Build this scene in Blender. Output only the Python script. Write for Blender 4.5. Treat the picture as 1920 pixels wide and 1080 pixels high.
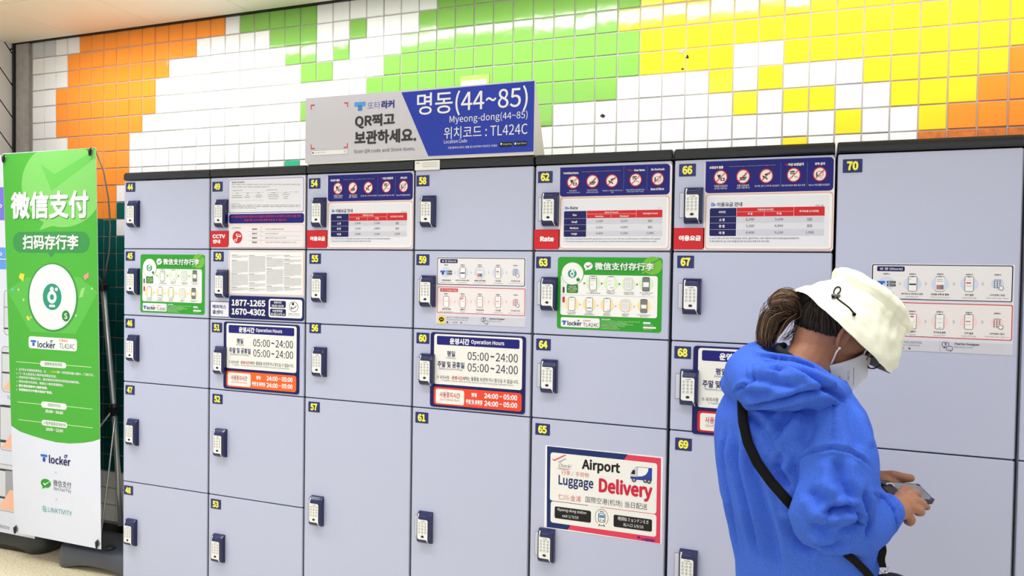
import bpy, bmesh, math, random
from mathutils import Vector, Matrix, Euler, noise
from mathutils.bvhtree import BVHTree
for _o in list(bpy.data.objects):
    bpy.data.objects.remove(_o)
SC = bpy.context.scene
COL = SC.collection
U = 0.09                       # one wall tile pitch in metres
CEIL = 30.6 * U                # ceiling height
PI = math.pi

# ---------------------------------------------------------------- camera
F_PX = 1430.0
YAW, PITCH, ROLL = 0.370110419, -0.0227829703, -0.0151622687
CAM = Vector((45.3347749 * U, -33.6898365 * U, CEIL - 13.7467379 * U))
_cy, _sy, _cp, _sp = math.cos(YAW), math.sin(YAW), math.cos(PITCH), math.sin(PITCH)
_F = Vector((-_sy * _cp, _cy * _cp, _sp))
_R = Vector((_cy, _sy, 0.0))
_D = _F.cross(_R)
CR = (math.cos(ROLL) * _R + math.sin(ROLL) * _D)
CD = (-math.sin(ROLL) * _R + math.cos(ROLL) * _D)
CF = _F
cam_data = bpy.data.cameras.new('camera')
cam_data.sensor_width = 36.0
cam_data.lens = F_PX / 1920.0 * 36.0
cam_data.clip_start = 0.05
cam = bpy.data.objects.new('camera', cam_data)
COL.objects.link(cam)
m = Matrix.Identity(4)
for i, ax in enumerate((CR, -CD, -CF)):
    m[0][i], m[1][i], m[2][i] = ax
m.translation = CAM
cam.matrix_world = m
SC.camera = cam

# ---------------------------------------------------------------- world, exposure, lights
SC.view_settings.view_transform = 'Standard'
SC.view_settings.look = 'None'
SC.view_settings.gamma = 1.0
SC.view_settings.use_curve_mapping = False
SC.view_settings.exposure = 0.0
world = bpy.data.worlds.new('station_air')
SC.world = world
world.use_nodes = True
bg = world.node_tree.nodes['Background']
bg.inputs[0].default_value = (0.90, 0.94, 1.0, 1)
bg.inputs[1].default_value = 1.03


def area(name, loc, sx, sy, power, color, rot=(0, 0, 0), spread=PI):
    l = bpy.data.lights.new(name, 'AREA')
    l.shape = 'RECTANGLE'
    l.size, l.size_y = sx, sy
    l.energy = power
    l.color = color
    l.spread = spread
    o = bpy.data.objects.new(name, l)
    o.location = loc
    o.rotation_euler = rot
    COL.objects.link(o)
    return o


# rows of ceiling luminaires over the concourse
area('ceiling_luminaire', (22 * U, -26 * U, CEIL - 0.03), 3.4, 0.35, 8, (0.95, 0.97, 1.0))
area('ceiling_luminaire', (24 * U, -52 * U, CEIL - 0.03), 3.4, 0.5, 48, (0.95, 0.97, 1.0))
area('aisle_fill', (26 * U, -15 * U, CEIL - 0.03), 5.2, 0.30, 31, (0.97, 0.98, 1.0), spread=math.radians(105))  # added fill over the aisle, brightens floor and hood, kept narrow off the doors
# the fluorescent strip recessed in the ceiling along the tiled wall, aimed at the tiles
area('wall_strip_luminaire', (29.5 * U, -7.2 * U, CEIL + 0.030), 4.6, 0.06, 20, (1.0, 0.99, 0.97), rot=(math.radians(54), 0, 0), spread=math.radians(100))
# unseen fill light added over the corner to lift the banners and floor
area('corner_fill', (5.5 * U, -9.5 * U, CEIL - 0.03), 0.5, 0.25, 6.5, (1.0, 0.98, 0.95), spread=math.radians(120))


# ---------------------------------------------------------------- pixel helpers (photo frame 1920x1080)
def ray(px, py):
    return CF + CR * ((px - 960.0) / F_PX) + CD * ((py - 540.0) / F_PX)


def at_y(px, py, y):
    v = ray(px, py)
    return CAM + v * ((y - CAM.y) / v.y)


def at_d(px, py, d):
    return CAM + ray(px, py) * d


# ---------------------------------------------------------------- materials
def lin(c):
    return tuple(((v / 255.0) / 12.92 if v / 255.0 <= 0.04045 else ((v / 255.0 + 0.055) / 1.055) ** 2.4) for v in c)


MATS = {}


def mat(name, rgb, rough=0.5, metal=0.0, emit=0.0, noise_amt=0.0, noise_scale=60.0, bump=0.0, bump_scale=200.0, spec=0.5, coat=0.0):
    if name in MATS:
        return MATS[name]
    m_ = bpy.data.materials.new(name)
    m_.use_nodes = True
    nt = m_.node_tree
    b = nt.nodes['Principled BSDF']
    c = lin(rgb) + (1.0,)
    b.inputs['Base Color'].default_value = c
    b.inputs['Roughness'].default_value = rough
    b.inputs['Metallic'].default_value = metal
    b.inputs['Specular IOR Level'].default_value = spec
    if coat:
        b.inputs['Coat Weight'].default_value = coat
        b.inputs['Coat Roughness'].default_value = 0.05
    if emit:
        b.inputs['Emission Color'].default_value = c
        b.inputs['Emission Strength'].default_value = emit
    if noise_amt or bump:
        tc = nt.nodes.new('ShaderNodeTexCoord')
    if noise_amt:
        n = nt.nodes.new('ShaderNodeTexNoise')
        n.inputs['Scale'].default_value = noise_scale
        n.inputs['Detail'].default_value = 4
        nt.links.new(tc.outputs['Object'], n.inputs['Vector'])
        r = nt.nodes.new('ShaderNodeMapRange')
        r.inputs[1].default_value, r.inputs[2].default_value = 0.3, 0.7
        r.inputs[3].default_value, r.inputs[4].default_value = 1 - noise_amt, 1 + noise_amt
        nt.links.new(n.outputs['Fac'], r.inputs[0])
        mx = nt.nodes.new('ShaderNodeVectorMath')
        mx.operation = 'SCALE'
        mx.inputs[0].default_value = c[:3]
        nt.links.new(r.outputs[0], mx.inputs['Scale'])
        nt.links.new(mx.outputs[0], b.inputs['Base Color'])
    if bump:
        n2 = nt.nodes.new('ShaderNodeTexNoise')
        n2.inputs['Scale'].default_value = bump_scale
        n2.inputs['Detail'].default_value = 3
        nt.links.new(tc.outputs['Object'], n2.inputs['Vector'])
        bp = nt.nodes.new('ShaderNodeBump')
        bp.inputs['Strength'].default_value = bump
        bp.inputs['Distance'].default_value = 0.002
        nt.links.new(n2.outputs['Fac'], bp.inputs['Height'])
        nt.links.new(bp.outputs[0], b.inputs['Normal'])
    MATS[name] = m_
    return m_


def ink(r, g, b):
    return mat('print_%02x%02x%02x' % (r, g, b), (r, g, b), 0.42, spec=0.3)


# ---------------------------------------------------------------- object helpers
def tag(o, label=None, cat=None, group=None, kind=None):
    if label:
        o['label'] = label
    if cat:
        o['category'] = cat
    if group:
        o['group'] = group
    if kind:
        o['kind'] = kind
    return o


def thing(name, label, cat, loc=(0, 0, 0), group=None):
    o = bpy.data.objects.new(name, None)
    o.empty_display_size = 0.05
    o.location = loc
    COL.objects.link(o)
    return tag(o, label, cat, group)


def link(name, me, parent=None, loc=None):
    o = bpy.data.objects.new(name, me)
    COL.objects.link(o)
    if loc is not None:
        o.location = loc
    if parent is not None:
        o.parent = parent
        root = parent
        off = Vector((0, 0, 0))
        while root is not None:
            off += root.location
            root = root.parent
        if loc is None:
            o.location = -off          # mesh is written in world coordinates
    return o


class Mesh:
    """collects shapes in world coordinates; build() links them as one mesh object"""

    def __init__(self):
        self.v, self.f, self.mi, self.sm, self.mats = [], [], [], [], []

    def mid(self, mt):
        if mt not in self.mats:
            self.mats.append(mt)
        return self.mats.index(mt)

    def add(self, vs, fs, mt, smooth=False):
        b = len(self.v)
        self.v += [tuple(x) for x in vs]
        k = self.mid(mt)
        for f in fs:
            self.f.append([b + i for i in f])
            self.mi.append(k)
            self.sm.append(smooth)

    def box(self, x0, x1, y0, y1, z0, z1, mt, bev=0.0, seg=2):
        bm = bmesh.new()
        bmesh.ops.create_cube(bm, size=1.0)
        for v in bm.verts:
            v.co = Vector(((x0 + x1) / 2 + v.co.x * (x1 - x0), (y0 + y1) / 2 + v.co.y * (y1 - y0), (z0 + z1) / 2 + v.co.z * (z1 - z0)))
        if bev:
            bmesh.ops.bevel(bm, geom=bm.edges[:], offset=bev, segments=seg, affect='EDGES', clamp_overlap=True)
        self.addbm(bm, mt)

    def addbm(self, bm, mt, smooth=False, xf=None):
        bm.verts.ensure_lookup_table()
        bm.verts.index_update()
        self.add([(xf @ v.co if xf else v.co) for v in bm.verts], [[v.index for v in f.verts] for f in bm.faces], mt, smooth)
        bm.free()

    def tube(self, pts, rad, mt, n=10, caps=True, smooth=True, closed=False):
        pts = [Vector(p) for p in pts]
        rads = rad if isinstance(rad, (list, tuple)) else [rad] * len(pts)
        up = None
        rings = []
        N = len(pts)
        for i, p in enumerate(pts):
            if closed:
                t = pts[(i + 1) % N] - pts[i - 1]
            else:
                t = pts[min(i + 1, N - 1)] - pts[max(i - 1, 0)]
            t.normalize()
            if up is None:
                up = Vector((0, 0, 1)) if abs(t.z) < 0.9 else Vector((1, 0, 0))
            a = t.cross(up)
            a.normalize()
            b_ = a.cross(t)
            up = b_
            rings.append([p + (a * math.cos(2 * PI * k / n) + b_ * math.sin(2 * PI * k / n)) * rads[i] for k in range(n)])
        vs = [q for r in rings for q in r]
        fs = []
        for i in range(N if closed else N - 1):
            j = (i + 1) % N
            for k in range(n):
                fs.append([i * n + k, i * n + (k + 1) % n, j * n + (k + 1) % n, j * n + k])
        if caps and not closed:
            fs.append(list(range(n))[::-1])
            fs.append([(N - 1) * n + k for k in range(n)])
        self.add(vs, fs, mt, smooth)

    def loft(self, rings, mt, caps=True, smooth=True):
        n = len(rings[0])
        vs = [q for r in rings for q in r]
        fs = []
        for i in range(len(rings) - 1):
            for k in range(n):
                fs.append([i * n + k, i * n + (k + 1) % n, (i + 1) * n + (k + 1) % n, (i + 1) * n + k])
        if caps:
            fs.append(list(range(n))[::-1])
            fs.append([(len(rings) - 1) * n + k for k in range(n)])
        self.add(vs, fs, mt, smooth)

    def mesh(self, name):
        me = bpy.data.meshes.new(name)
        me.from_pydata(self.v, [], self.f)
        for mt in self.mats:
            me.materials.append(mt)
        me.polygons.foreach_set('material_index', self.mi)
        me.polygons.foreach_set('use_smooth', self.sm)
        me.update()
        return me

    def build(self, name, parent=None, fix=False):
        me = self.mesh(name)
        if fix:
            bm = bmesh.new()
            bm.from_mesh(me)
            bmesh.ops.recalc_face_normals(bm, faces=bm.faces)
            bm.to_mesh(me)
            bm.free()
        return link(name, me, parent)


# ---------------------------------------------------------------- text
TXT = {}
try:                                   # the sans font shipped inside Blender; its built-in font otherwise
    SANS = bpy.data.fonts.load(bpy.utils.system_resource('DATAFILES', path='fonts') + '/Noto Sans CJK Regular.woff2')
except Exception:
    SANS = None


def text_mesh(s, bold=0.0):
    """outline of a string as flat triangles: [(x, y, copy)], faces, bounds"""
    key = (s, bold)
    if key in TXT:
        return TXT[key]
    c = bpy.data.curves.new('t', 'FONT')
    c.body = s
    c.resolution_u = 3
    c.fill_mode = 'FRONT'
    redraw = bold > 0.004
    if SANS:
        c.font = SANS
    o = bpy.data.objects.new('t', c)
    me = o.to_mesh()
    vs = [(v.co.x, v.co.y, 0) for v in me.vertices]
    fs = [list(p.vertices) for p in me.polygons]
    o.to_mesh_clear()
    if redraw:                         # heavier strokes: the outline drawn again slightly shifted
        n0 = len(vs)
        base_v, base_f = list(vs), list(fs)
        for j, (dx, dy) in enumerate(((1, 0), (-1, 0), (0, 1), (0, -1), (.7, .7), (-.7, -.7), (.7, -.7), (-.7, .7))):
            vs += [(a + dx * bold * .5, b + dy * bold * .5, j + 1) for a, b, _ in base_v]
            fs += [[i + n0 * (j + 1) for i in f] for f in base_f]
    bpy.data.objects.remove(o)
    bpy.data.curves.remove(c)
    if vs:
        x0, x1 = min(v[0] for v in vs), max(v[0] for v in vs)
        y0, y1 = min(v[1] for v in vs), max(v[1] for v in vs)
    else:
        x0 = y0 = 0
        x1 = y1 = 1
    TXT[key] = (vs, fs, x0, x1, y0, y1)
    return TXT[key]


class Art:
    """a printed sheet or board: flat shapes drawn in the sheet's own plane, gathered into part meshes.
    Drawing coordinates are read off a crop of the photograph and laid on the plane y = const."""

    def __init__(self, name, label, cat, y, group=None, parent=None):
        self.root = parent if parent is not None else thing(name, label, cat, (0, 0, 0), group)
        self.own = parent is None
        self.y = y
        self.parts = {}
        self.order = []
        self.vx, self.vy, self.s = 0, 0, 1.0
        self.cur = None
        self.src = None
        self.tilt = None
        self.eps = 0.0

    def view(self, x0, y0, s):
        self.vx, self.vy, self.s = x0, y0, s
        return self

    def remap(self, src, dst):
        """src, dst: ((x,z) top-left, (x,z) bottom-right) in plane metres"""
        self.src, self.dst = src, dst

    def q(self, x, y):
        p = at_y(self.vx + x / self.s, self.vy + y / self.s, self.y)
        a, b = p.x, p.z
        if self.src:
            (sx0, sz0), (sx1, sz1) = self.src
            (dx0, dz0), (dx1, dz1) = self.dst
            a = dx0 + (a - sx0) * (dx1 - dx0) / (sx1 - sx0)
            b = dz0 + (b - sz0) * (dz1 - dz0) / (sz1 - sz0)
        return a, b

    def part(self, name, new=False):
        if new or name not in self.parts:
            k = name
            i = 1
            while k in self.parts:
                k = name + '#%d' % i
                i += 1
            self.parts[k] = Mesh()
            self.order.append(k)
            self.eps = 0.000006 * (len(self.order) % 30)
            self.cur = k
        else:
            self.cur = name
        return self

    def w(self, a, b, layer):
        y = self.y - 0.0012 - 0.0003 * layer - self.eps
        if self.tilt:
            return self.tilt(a, b, y)
        return (a, y, b)

    def put(self, pts, mt, layer):
        self.count = getattr(self, 'count', 0) + 1
        layer += 0.034 * (self.count % 24)
        n = len(pts)
        self.parts[self.cur].add([self.w(a, b, layer) for a, b in pts], [list(range(n))], mt)

    def rect_pts(self, X0, X1, Z0, Z1, r, n=5, corners='abcd'):
        r = min(r, (X1 - X0) / 2 - 1e-5, (Z1 - Z0) / 2 - 1e-5)
        o = []
        for k, (cx, cz, a0) in enumerate(((X1 - r, Z0 + r, -PI / 2), (X1 - r, Z1 - r, 0), (X0 + r, Z1 - r, PI / 2), (X0 + r, Z0 + r, PI))):
            if r <= 1e-5 or 'cbad'[k] not in corners:
                ex = X1 if k in (0, 1) else X0
                ez = Z0 if k in (0, 3) else Z1
                o.append((ex, ez))
                continue
            for i in range(n + 1):
                a = a0 + PI / 2 * i / n
                o.append((cx + r * math.cos(a), cz + r * math.sin(a)))
        return o

    def ext(self, x0, y0, x1, y1):
        a, b = self.q(x0, y0)
        c, d = self.q(x1, y1)
        return min(a, c), max(a, c), min(b, d), max(b, d)

    def rr(self, x0, y0, x1, y1, r, mt, layer=0, corners='abcd'):
        X0, X1, Z0, Z1 = self.ext(x0, y0, x1, y1)
        rm = r * (X1 - X0) / abs(x1 - x0) if r else 0
        self.put(self.rect_pts(X0, X1, Z0, Z1, rm, corners=corners), mt, layer)

    def frame(self, x0, y0, x1, y1, r, wpx, mt, layer=0):
        X0, X1, Z0, Z1 = self.ext(x0, y0, x1, y1)
        k = (X1 - X0) / abs(x1 - x0)
        wd = wpx * k
        A = self.rect_pts(X0, X1, Z0, Z1, max(r * k, 0.0005))
        B = self.rect_pts(X0 + wd, X1 - wd, Z0 + wd, Z1 - wd, max(r * k - wd, 0.0004))
        n = len(A)
        self.parts[self.cur].add([self.w(a, b, layer) for a, b in A + B], [[i, (i + 1) % n, n + (i + 1) % n, n + i] for i in range(n)], mt)

    def board(self, x0, y0, x1, y1, r, mt, thick=0.0012, corners='abcd'):
        """the sheet itself, with thickness"""
        X0, X1, Z0, Z1 = self.ext(x0, y0, x1, y1)
        rm = r * (X1 - X0) / abs(x1 - x0)
        P = self.rect_pts(X0, X1, Z0, Z1, rm, corners=corners)
        self.slab(P, mt, thick)

    def slab(self, P, mt, thick=0.0012):
        n = len(P)
        yb = self.y
        f = (lambda a, b, yy: self.tilt(a, b, yy)) if self.tilt else (lambda a, b, yy: (a, yy, b))
        vs = [f(a, b, yb - thick) for a, b in P] + [f(a, b, yb - 0.00005) for a, b in P]
        fs = [list(range(n)), [n + i for i in range(n)][::-1]] + [[i, n + i, n + (i + 1) % n, (i + 1) % n] for i in range(n)]
        self.parts[self.cur].add(vs, fs, mt)

    def poly(self, pts, mt, layer=0):
        self.put([self.q(*p) for p in pts], mt, layer)

    def ell(self, x, y, rx, ry, mt, layer=0, n=28, ring=0.0, a0=0.0, a1=2 * PI):
        cx, cz = self.q(x, y)
        Rx = abs(self.q(x + rx, y)[0] - self.q(x - rx, y)[0]) / 2
        Rz = abs(self.q(x, y + ry)[1] - self.q(x, y - ry)[1]) / 2
        full = abs(a1 - a0) > 6.28
        ang = [a0 + (a1 - a0) * i / n for i in range(n if full else n + 1)]
        out = [(cx + Rx * math.cos(a), cz + Rz * math.sin(a)) for a in ang]
        if not ring:
            self.put(out, mt, layer)
            return
        k = 1 - ring
        inn = [(cx + Rx * k * math.cos(a), cz + Rz * k * math.sin(a)) for a in ang]
        m_ = len(out)
        self.parts[self.cur].add([self.w(a, b, layer) for a, b in out + inn], [[i, (i + 1) % m_, m_ + (i + 1) % m_, m_ + i] for i in range(m_ if full else m_ - 1)], mt)

    def line(self, x0, y0, x1, y1, wpx, mt, layer=1):
        a, b = self.q(x0, y0)
        c, d = self.q(x1, y1)
        if abs(x1 - x0) > 4 * abs(y1 - y0):
            b = d = (b + d) / 2
        elif abs(y1 - y0) > 8 * abs(x1 - x0):
            a = c = (a + c) / 2
        k = abs(self.q(x0, y0 + 10)[1] - self.q(x0, y0)[1]) / 10 * wpx / 2
        t = Vector((c - a, d - b))
        if t.length < 1e-7:
            return
        t.normalize()
        nx, nz = -t.y * k, t.x * k
        self.put([(a - nx, b - nz), (c - nx, d - nz), (c + nx, d + nz), (a + nx, b + nz)], mt, layer)

    def pline(self, pts, wpx, mt, layer=1):
        for p, q_ in zip(pts[:-1], pts[1:]):
            self.line(p[0], p[1], q_[0], q_[1], wpx, mt, layer)

    def text(self, s, xl, yl, xr, yr, h, mt, layer=2, bold=0.0, slant=0.0, free=False):
        vs, fs, tx0, tx1, ty0, ty1 = text_mesh(s, bold)
        if not vs:
            return
        a, b = self.q(xl, yl)
        c, d = self.q(xr, yr)
        zc = (b + d) / 2
        xm, ym = (xl + xr) / 2, (yl + yr) / 2
        H = abs(self.q(xm, ym + h / 2)[1] - self.q(xm, ym - h / 2)[1])
        kx = (c - a) / (tx1 - tx0)
        kz = H / (ty1 - ty0)
        sl = (d - b) / (c - a) if free else 0.0
        big = H > 0.0075
        keep = self.cur
        if big:
            self.part('text_line', True)
        P = []
        for x, y, k in vs:
            Z = (y - (ty0 + ty1) / 2) * kz
            X = a + (x - tx0) * kx + Z * slant
            P.append(self.w(X, zc + Z + sl * (X - (a + c) / 2), layer + 0.1 * k))
        self.parts[self.cur].add(P, fs, mt)
        if big:
            self.cur = keep

    def greek(self, x0, y0, x1, y1, rows, mt, layer=1, seed=1, wfrac=0.5, last=0.5):
        """lines of print too fine to read in the photograph"""
        rnd = random.Random(seed)
        for i in range(rows):
            t = (i + 0.5) / rows
            y = y0 + (y1 - y0) * t
            h = (y1 - y0) / rows * wfrac
            xe = x1 if i < rows - 1 else x0 + (x1 - x0) * last
            x = x0
            while x < xe - 3:
                wd = min(rnd.uniform(0.03, 0.11) * (x1 - x0), xe - x)
                self.line(x, y, x + wd, y, h, mt, layer)
                x += wd + 0.014 * (x1 - x0)

    def done(self):
        if self.own:
            xs = [v for k in self.order for v in self.parts[k].v]
            self.root.location = ((min(v[0] for v in xs) + max(v[0] for v in xs)) / 2, self.y, min(v[2] for v in xs))
        for k in self.order:
            if self.parts[k].v:
                self.parts[k].build(k.split('#')[0], self.root)
        return self.root


# ================================================================ SETTING
M_WHITE_TILE = mat('tile_white', (236, 238, 240), 0.10, noise_amt=0.03, noise_scale=3)
M_GREY_TILE = mat('tile_grey', (196, 200, 206), 0.12)
M_BLUE_TILE = mat('tile_pale_blue', (212, 220, 238), 0.10)
M_ORANGE_TILE = mat('tile_orange', (246, 146, 48), 0.10, noise_amt=0.03, noise_scale=5)
M_GREEN_TILE = mat('tile_green', (128, 184, 84), 0.10, noise_amt=0.03, noise_scale=4)
M_YELLOW_TILE = mat('tile_yellow', (247, 216, 42), 0.10, noise_amt=0.02, noise_scale=4)
M_TEAL_TILE = mat('tile_dark_green', (2, 84, 78), 0.10, spec=0.25)
M_MINT_TILE = mat('tile_mint', (40, 176, 134), 0.12)
M_RUST_TILE = mat('tile_worn_orange', (206, 112, 42), 0.5, noise_amt=0.25, noise_scale=40)
M_GROUT = mat('grout', (162, 158, 153), 0.9)
for _m in (M_WHITE_TILE, M_ORANGE_TILE, M_GREEN_TILE, M_YELLOW_TILE, M_TEAL_TILE):
    _nt = _m.node_tree
    _tc = _nt.nodes.new('ShaderNodeTexCoord')
    _n = _nt.nodes.new('ShaderNodeTexNoise')
    _n.inputs['Scale'].default_value = 26
    _n.inputs['Detail'].default_value = 1
    _bp = _nt.nodes.new('ShaderNodeBump')
    _bp.inputs['Strength'].default_value = 0.10
    _bp.inputs['Distance'].default_value = 0.004
    _nt.links.new(_tc.outputs['Object'], _n.inputs['Vector'])
    _nt.links.new(_n.outputs['Fac'], _bp.inputs['Height'])
    _nt.links.new(_bp.outputs[0], _nt.nodes['Principled BSDF'].inputs['Normal'])

# colour chart of the tiled wall: per row, runs of (first column, code); the rest is white
CHART = {
    0: 'a0-1 o4-14 g16-20 g28-37 y38-63',
    1: 'o3-12 g18-20 g23-23 g27-37 y38-63',
    2: 'o3-10 g19-20 g22-22 g26-36 y37-63',
    3: 'o2-9 g20-21 g25-37 y38-63',
    4: 'o2-9 g24-37 y38-41 y44-51 y52-63',
    5: 'o2-8 g20-20 g23-36 y41-41 y43-43 y47-51 o52-63',
    6: 'o3-7 g22-33 y42-42 y44-45 y48-50 o51-63',
    7: 'o3-7 b13-13 g26-30 y46-46 y49-49 o50-63',
    8: 'o3-7 m19-19 y44-44 r49-63',
    9: 'o3-6',
    10: 'o3-6 t7-63',
    11: 't0-6 t8-63',
}
CODE = {'a': M_GREY_TILE, 'o': M_ORANGE_TILE, 'g': M_GREEN_TILE, 'y': M_YELLOW_TILE, 't': M_TEAL_TILE, 'm': M_MINT_TILE, 'r': M_RUST_TILE, 'b': M_BLUE_TILE}
CHART[6] = CHART[6].replace('g22', 'b13-13 g22')
CHART[7] = CHART[7].replace('b13-13 ', '')
grid = {}
for r in range(29):
    runs = CHART.get(r, 't0-63' if 12 <= r <= 25 else '')
    for run in runs.split():
        a, b = run[1:].split('-')
        for c in range(int(a), int(b) + 1):
            grid[(c, r)] = CODE[run[0]]
TW = 1.00417829 * U
rnd = random.Random(4)
wall = Mesh()
NC = 62
TOP, BOT = CEIL - 0.0, CEIL - 29.25 * U
PH = (TOP - BOT) / 29.1
wall.add([(-1.5 * U, 0.004, 0), (NC * TW, 0.004, 0), (NC * TW, 0.004, CEIL + 0.3), (-1.5 * U, 0.004, CEIL + 0.3), (-1.5 * U, 0.15, 0), (NC * TW, 0.15, 0), (NC * TW, 0.15, CEIL + 0.3), (-1.5 * U, 0.15, CEIL + 0.3)],
         [[0, 1, 2, 3], [7, 6, 5, 4], [3, 2, 6, 7], [0, 4, 5, 1], [1, 5, 6, 2], [4, 0, 3, 7]], M_GROUT)
for (r, nm) in [(r, 0) for r in range(29)]:
    z1 = TOP - r * PH
    z0 = z1 - PH
    for c in range(NC):
        mt = grid.get((c, r), M_WHITE_TILE)
        g = 0.0021
        jx, jz = rnd.uniform(-.0006, .0006), rnd.uniform(-.0006, .0006)
        x0, x1 = c * TW + g + jx, (c + 1) * TW - g + jx
        a, b = z0 + g + jz, z1 - g + jz
        bv = 0.0022
        ya = rnd.uniform(-0.0007, 0.0007)
        tx, tz = rnd.uniform(-.0006, .0006), rnd.uniform(-.0006, .0006)
        vs = [(x0, 0.004, a), (x1, 0.004, a), (x1, 0.004, b), (x0, 0.004, b),
              (x0 + bv, ya - tx - tz, a + bv), (x1 - bv, ya + tx - tz, a + bv), (x1 - bv, ya + tx + tz, b - bv), (x0 + bv, ya - tx + tz, b - bv)]
        wall.add(vs, [[4, 5, 6, 7], [0, 1, 5, 4], [1, 2, 6, 5], [2, 3, 7, 6], [3, 0, 4, 7]], mt)
tag(wall.build('wall_back'), kind='structure')

mb = Mesh()
mb.box(-1.5 * U, NC * TW, -0.012, 0.0035, 0, BOT - 0.003, mat('baseboard_black', (14, 15, 17), 0.4), 0.003)
tag(mb.build('baseboard_back'), kind='structure')
mb = Mesh()
mb.box(-1.33 * U, -0.17 * U, -0.012, 0.0035, BOT, CEIL - 0.004, mat('steel_strip', (160, 156, 152), 0.4, 0.0, noise_amt=0.12, noise_scale=25), 0.002)
tag(mb.build('trim_1'), kind='structure')
mb = Mesh()
mb.box(-1.55 * U, -1.30 * U, -0.020, 0.003, 0, CEIL - 0.004, mat('corner_black', (22, 22, 24), 0.4), 0.003)
tag(mb.build('trim_2'), kind='structure')
mb = Mesh()
mb.box(-1.6 * U, NC * TW, -0.016, 0.003, CEIL - 0.004, CEIL + 0.02, mat('shadow_gap', (20, 19, 18), 0.6))
tag(mb.build('trim_3'), kind='structure')

# left return wall: white tiles set on the diagonal
mw = bpy.data.materials.new('diagonal_tiles')
mw.use_nodes = True
nt = mw.node_tree
tc = nt.nodes.new('ShaderNodeTexCoord')
mp = nt.nodes.new('ShaderNodeMapping')
mp.inputs['Rotation'].default_value = (0, 0, math.radians(50))
sx = nt.nodes.new('ShaderNodeSeparateXYZ')
cx = nt.nodes.new('ShaderNodeCombineXYZ')
nt.links.new(tc.outputs['Object'], sx.inputs[0])
nt.links.new(sx.outputs['Y'], cx.inputs['X'])
nt.links.new(sx.outputs['Z'], cx.inputs['Y'])
nt.links.new(cx.outputs[0], mp.inputs['Vector'])
br = nt.nodes.new('ShaderNodeTexBrick')
br.inputs['Color1'].default_value = lin((228, 226, 222)) + (1,)
br.inputs['Color2'].default_value = lin((236, 235, 233)) + (1,)
br.inputs['Mortar'].default_value = lin((46, 45, 46)) + (1,)
br.inputs['Scale'].default_value = 1.0
br.inputs['Brick Width'].default_value = 0.30
br.inputs['Row Height'].default_value = 0.115
br.inputs['Mortar Size'].default_value = 0.0035
nt.links.new(mp.outputs[0], br.inputs['Vector'])
nt.links.new(br.outputs['Color'], nt.nodes['Principled BSDF'].inputs['Base Color'])
nt.nodes['Principled BSDF'].inputs['Roughness'].default_value = 0.2
mb = Mesh()
mb.box(-1.62 * U - 0.15, -1.60 * U, -1.5, 0.15, 0, CEIL + 0.3, mw)
tag(mb.build('wall_left'), kind='structure')

# floor: beige speckled terrazzo
mf = bpy.data.materials.new('terrazzo')
mf.use_nodes = True
nt = mf.node_tree
tc = nt.nodes.new('ShaderNodeTexCoord')
n1 = nt.nodes.new('ShaderNodeTexNoise')
n1.inputs['Scale'].default_value = 95
n1.inputs['Detail'].default_value = 3
n1.inputs['Roughness'].default_value = 0.7
cr = nt.nodes.new('ShaderNodeValToRGB')
e = cr.color_ramp.elements
e[0].position, e[0].color = 0.30, lin((120, 106, 80)) + (1,)
e[1].position, e[1].color = 0.43, lin((226, 214, 180)) + (1,)
x_ = e.new(0.68)
x_.color = lin((242, 234, 208)) + (1,)
nt.links.new(tc.outputs['Object'], n1.inputs['Vector'])
nt.links.new(n1.outputs['Fac'], cr.inputs[0])
nt.links.new(cr.outputs[0], nt.nodes['Principled BSDF'].inputs['Base Color'])
nt.nodes['Principled BSDF'].inputs['Roughness'].default_value = 0.35
mb = Mesh()
mb.box(-4.0, 9.0, -8.0, 0.15, -0.1, 0.0, mf)
tag(mb.build('floor'), kind='structure')

# ceiling: cream metal panels with fine seams, a recessed light trough along the wall
M_PANEL = mat('ceiling_panel', (248, 240, 222), 0.5)
M_SEAM = mat('ceiling_void', (30, 28, 26), 0.8)
mb = Mesh()
sx0 = 4.06 * U
px_ = 6.46 * U
Y1, Y0 = -0.022, -5.45 * U
k = -2
while sx0 + k * px_ < 6.2:
    a = sx0 + k * px_
    if a + px_ > -1.6 * U:
        mb.box(max(a, -1.6 * U) + 0.0012, a + px_ - 0.0012, Y0, Y1, CEIL, CEIL + 0.02, M_PANEL, 0.001)
        mb.box(max(a, -1.6 * U) + 0.0012, a + px_ - 0.0012, -5.95 * U, Y0 - 0.004, CEIL, CEIL + 0.02, M_PANEL, 0.001)
        for j in range(6):
            yy = -8.35 * U - j * 12 * U
            mb.box(max(a, -1.6 * U) + 0.0012, a + px_ - 0.0012, yy - 12 * U + 0.003, yy, CEIL, CEIL + 0.02, M_PANEL, 0.001)
    k += 1
mb.box(-1.6 * U, 6.4, -5.95 * U, 0.0, CEIL + 0.024, CEIL + 0.034, M_SEAM)
mb.box(-1.6 * U, 6.4, -8.0, -8.35 * U + 0.01, CEIL + 0.024, CEIL + 0.034, M_SEAM)
mb.box(-1.6 * U, 6.4, -8.7 * U, -5.6 * U, CEIL + 0.11, CEIL + 0.13, mat('trough_white', (235, 235, 232), 0.6))
tag(mb.build('ceiling'), kind='structure')

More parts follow.
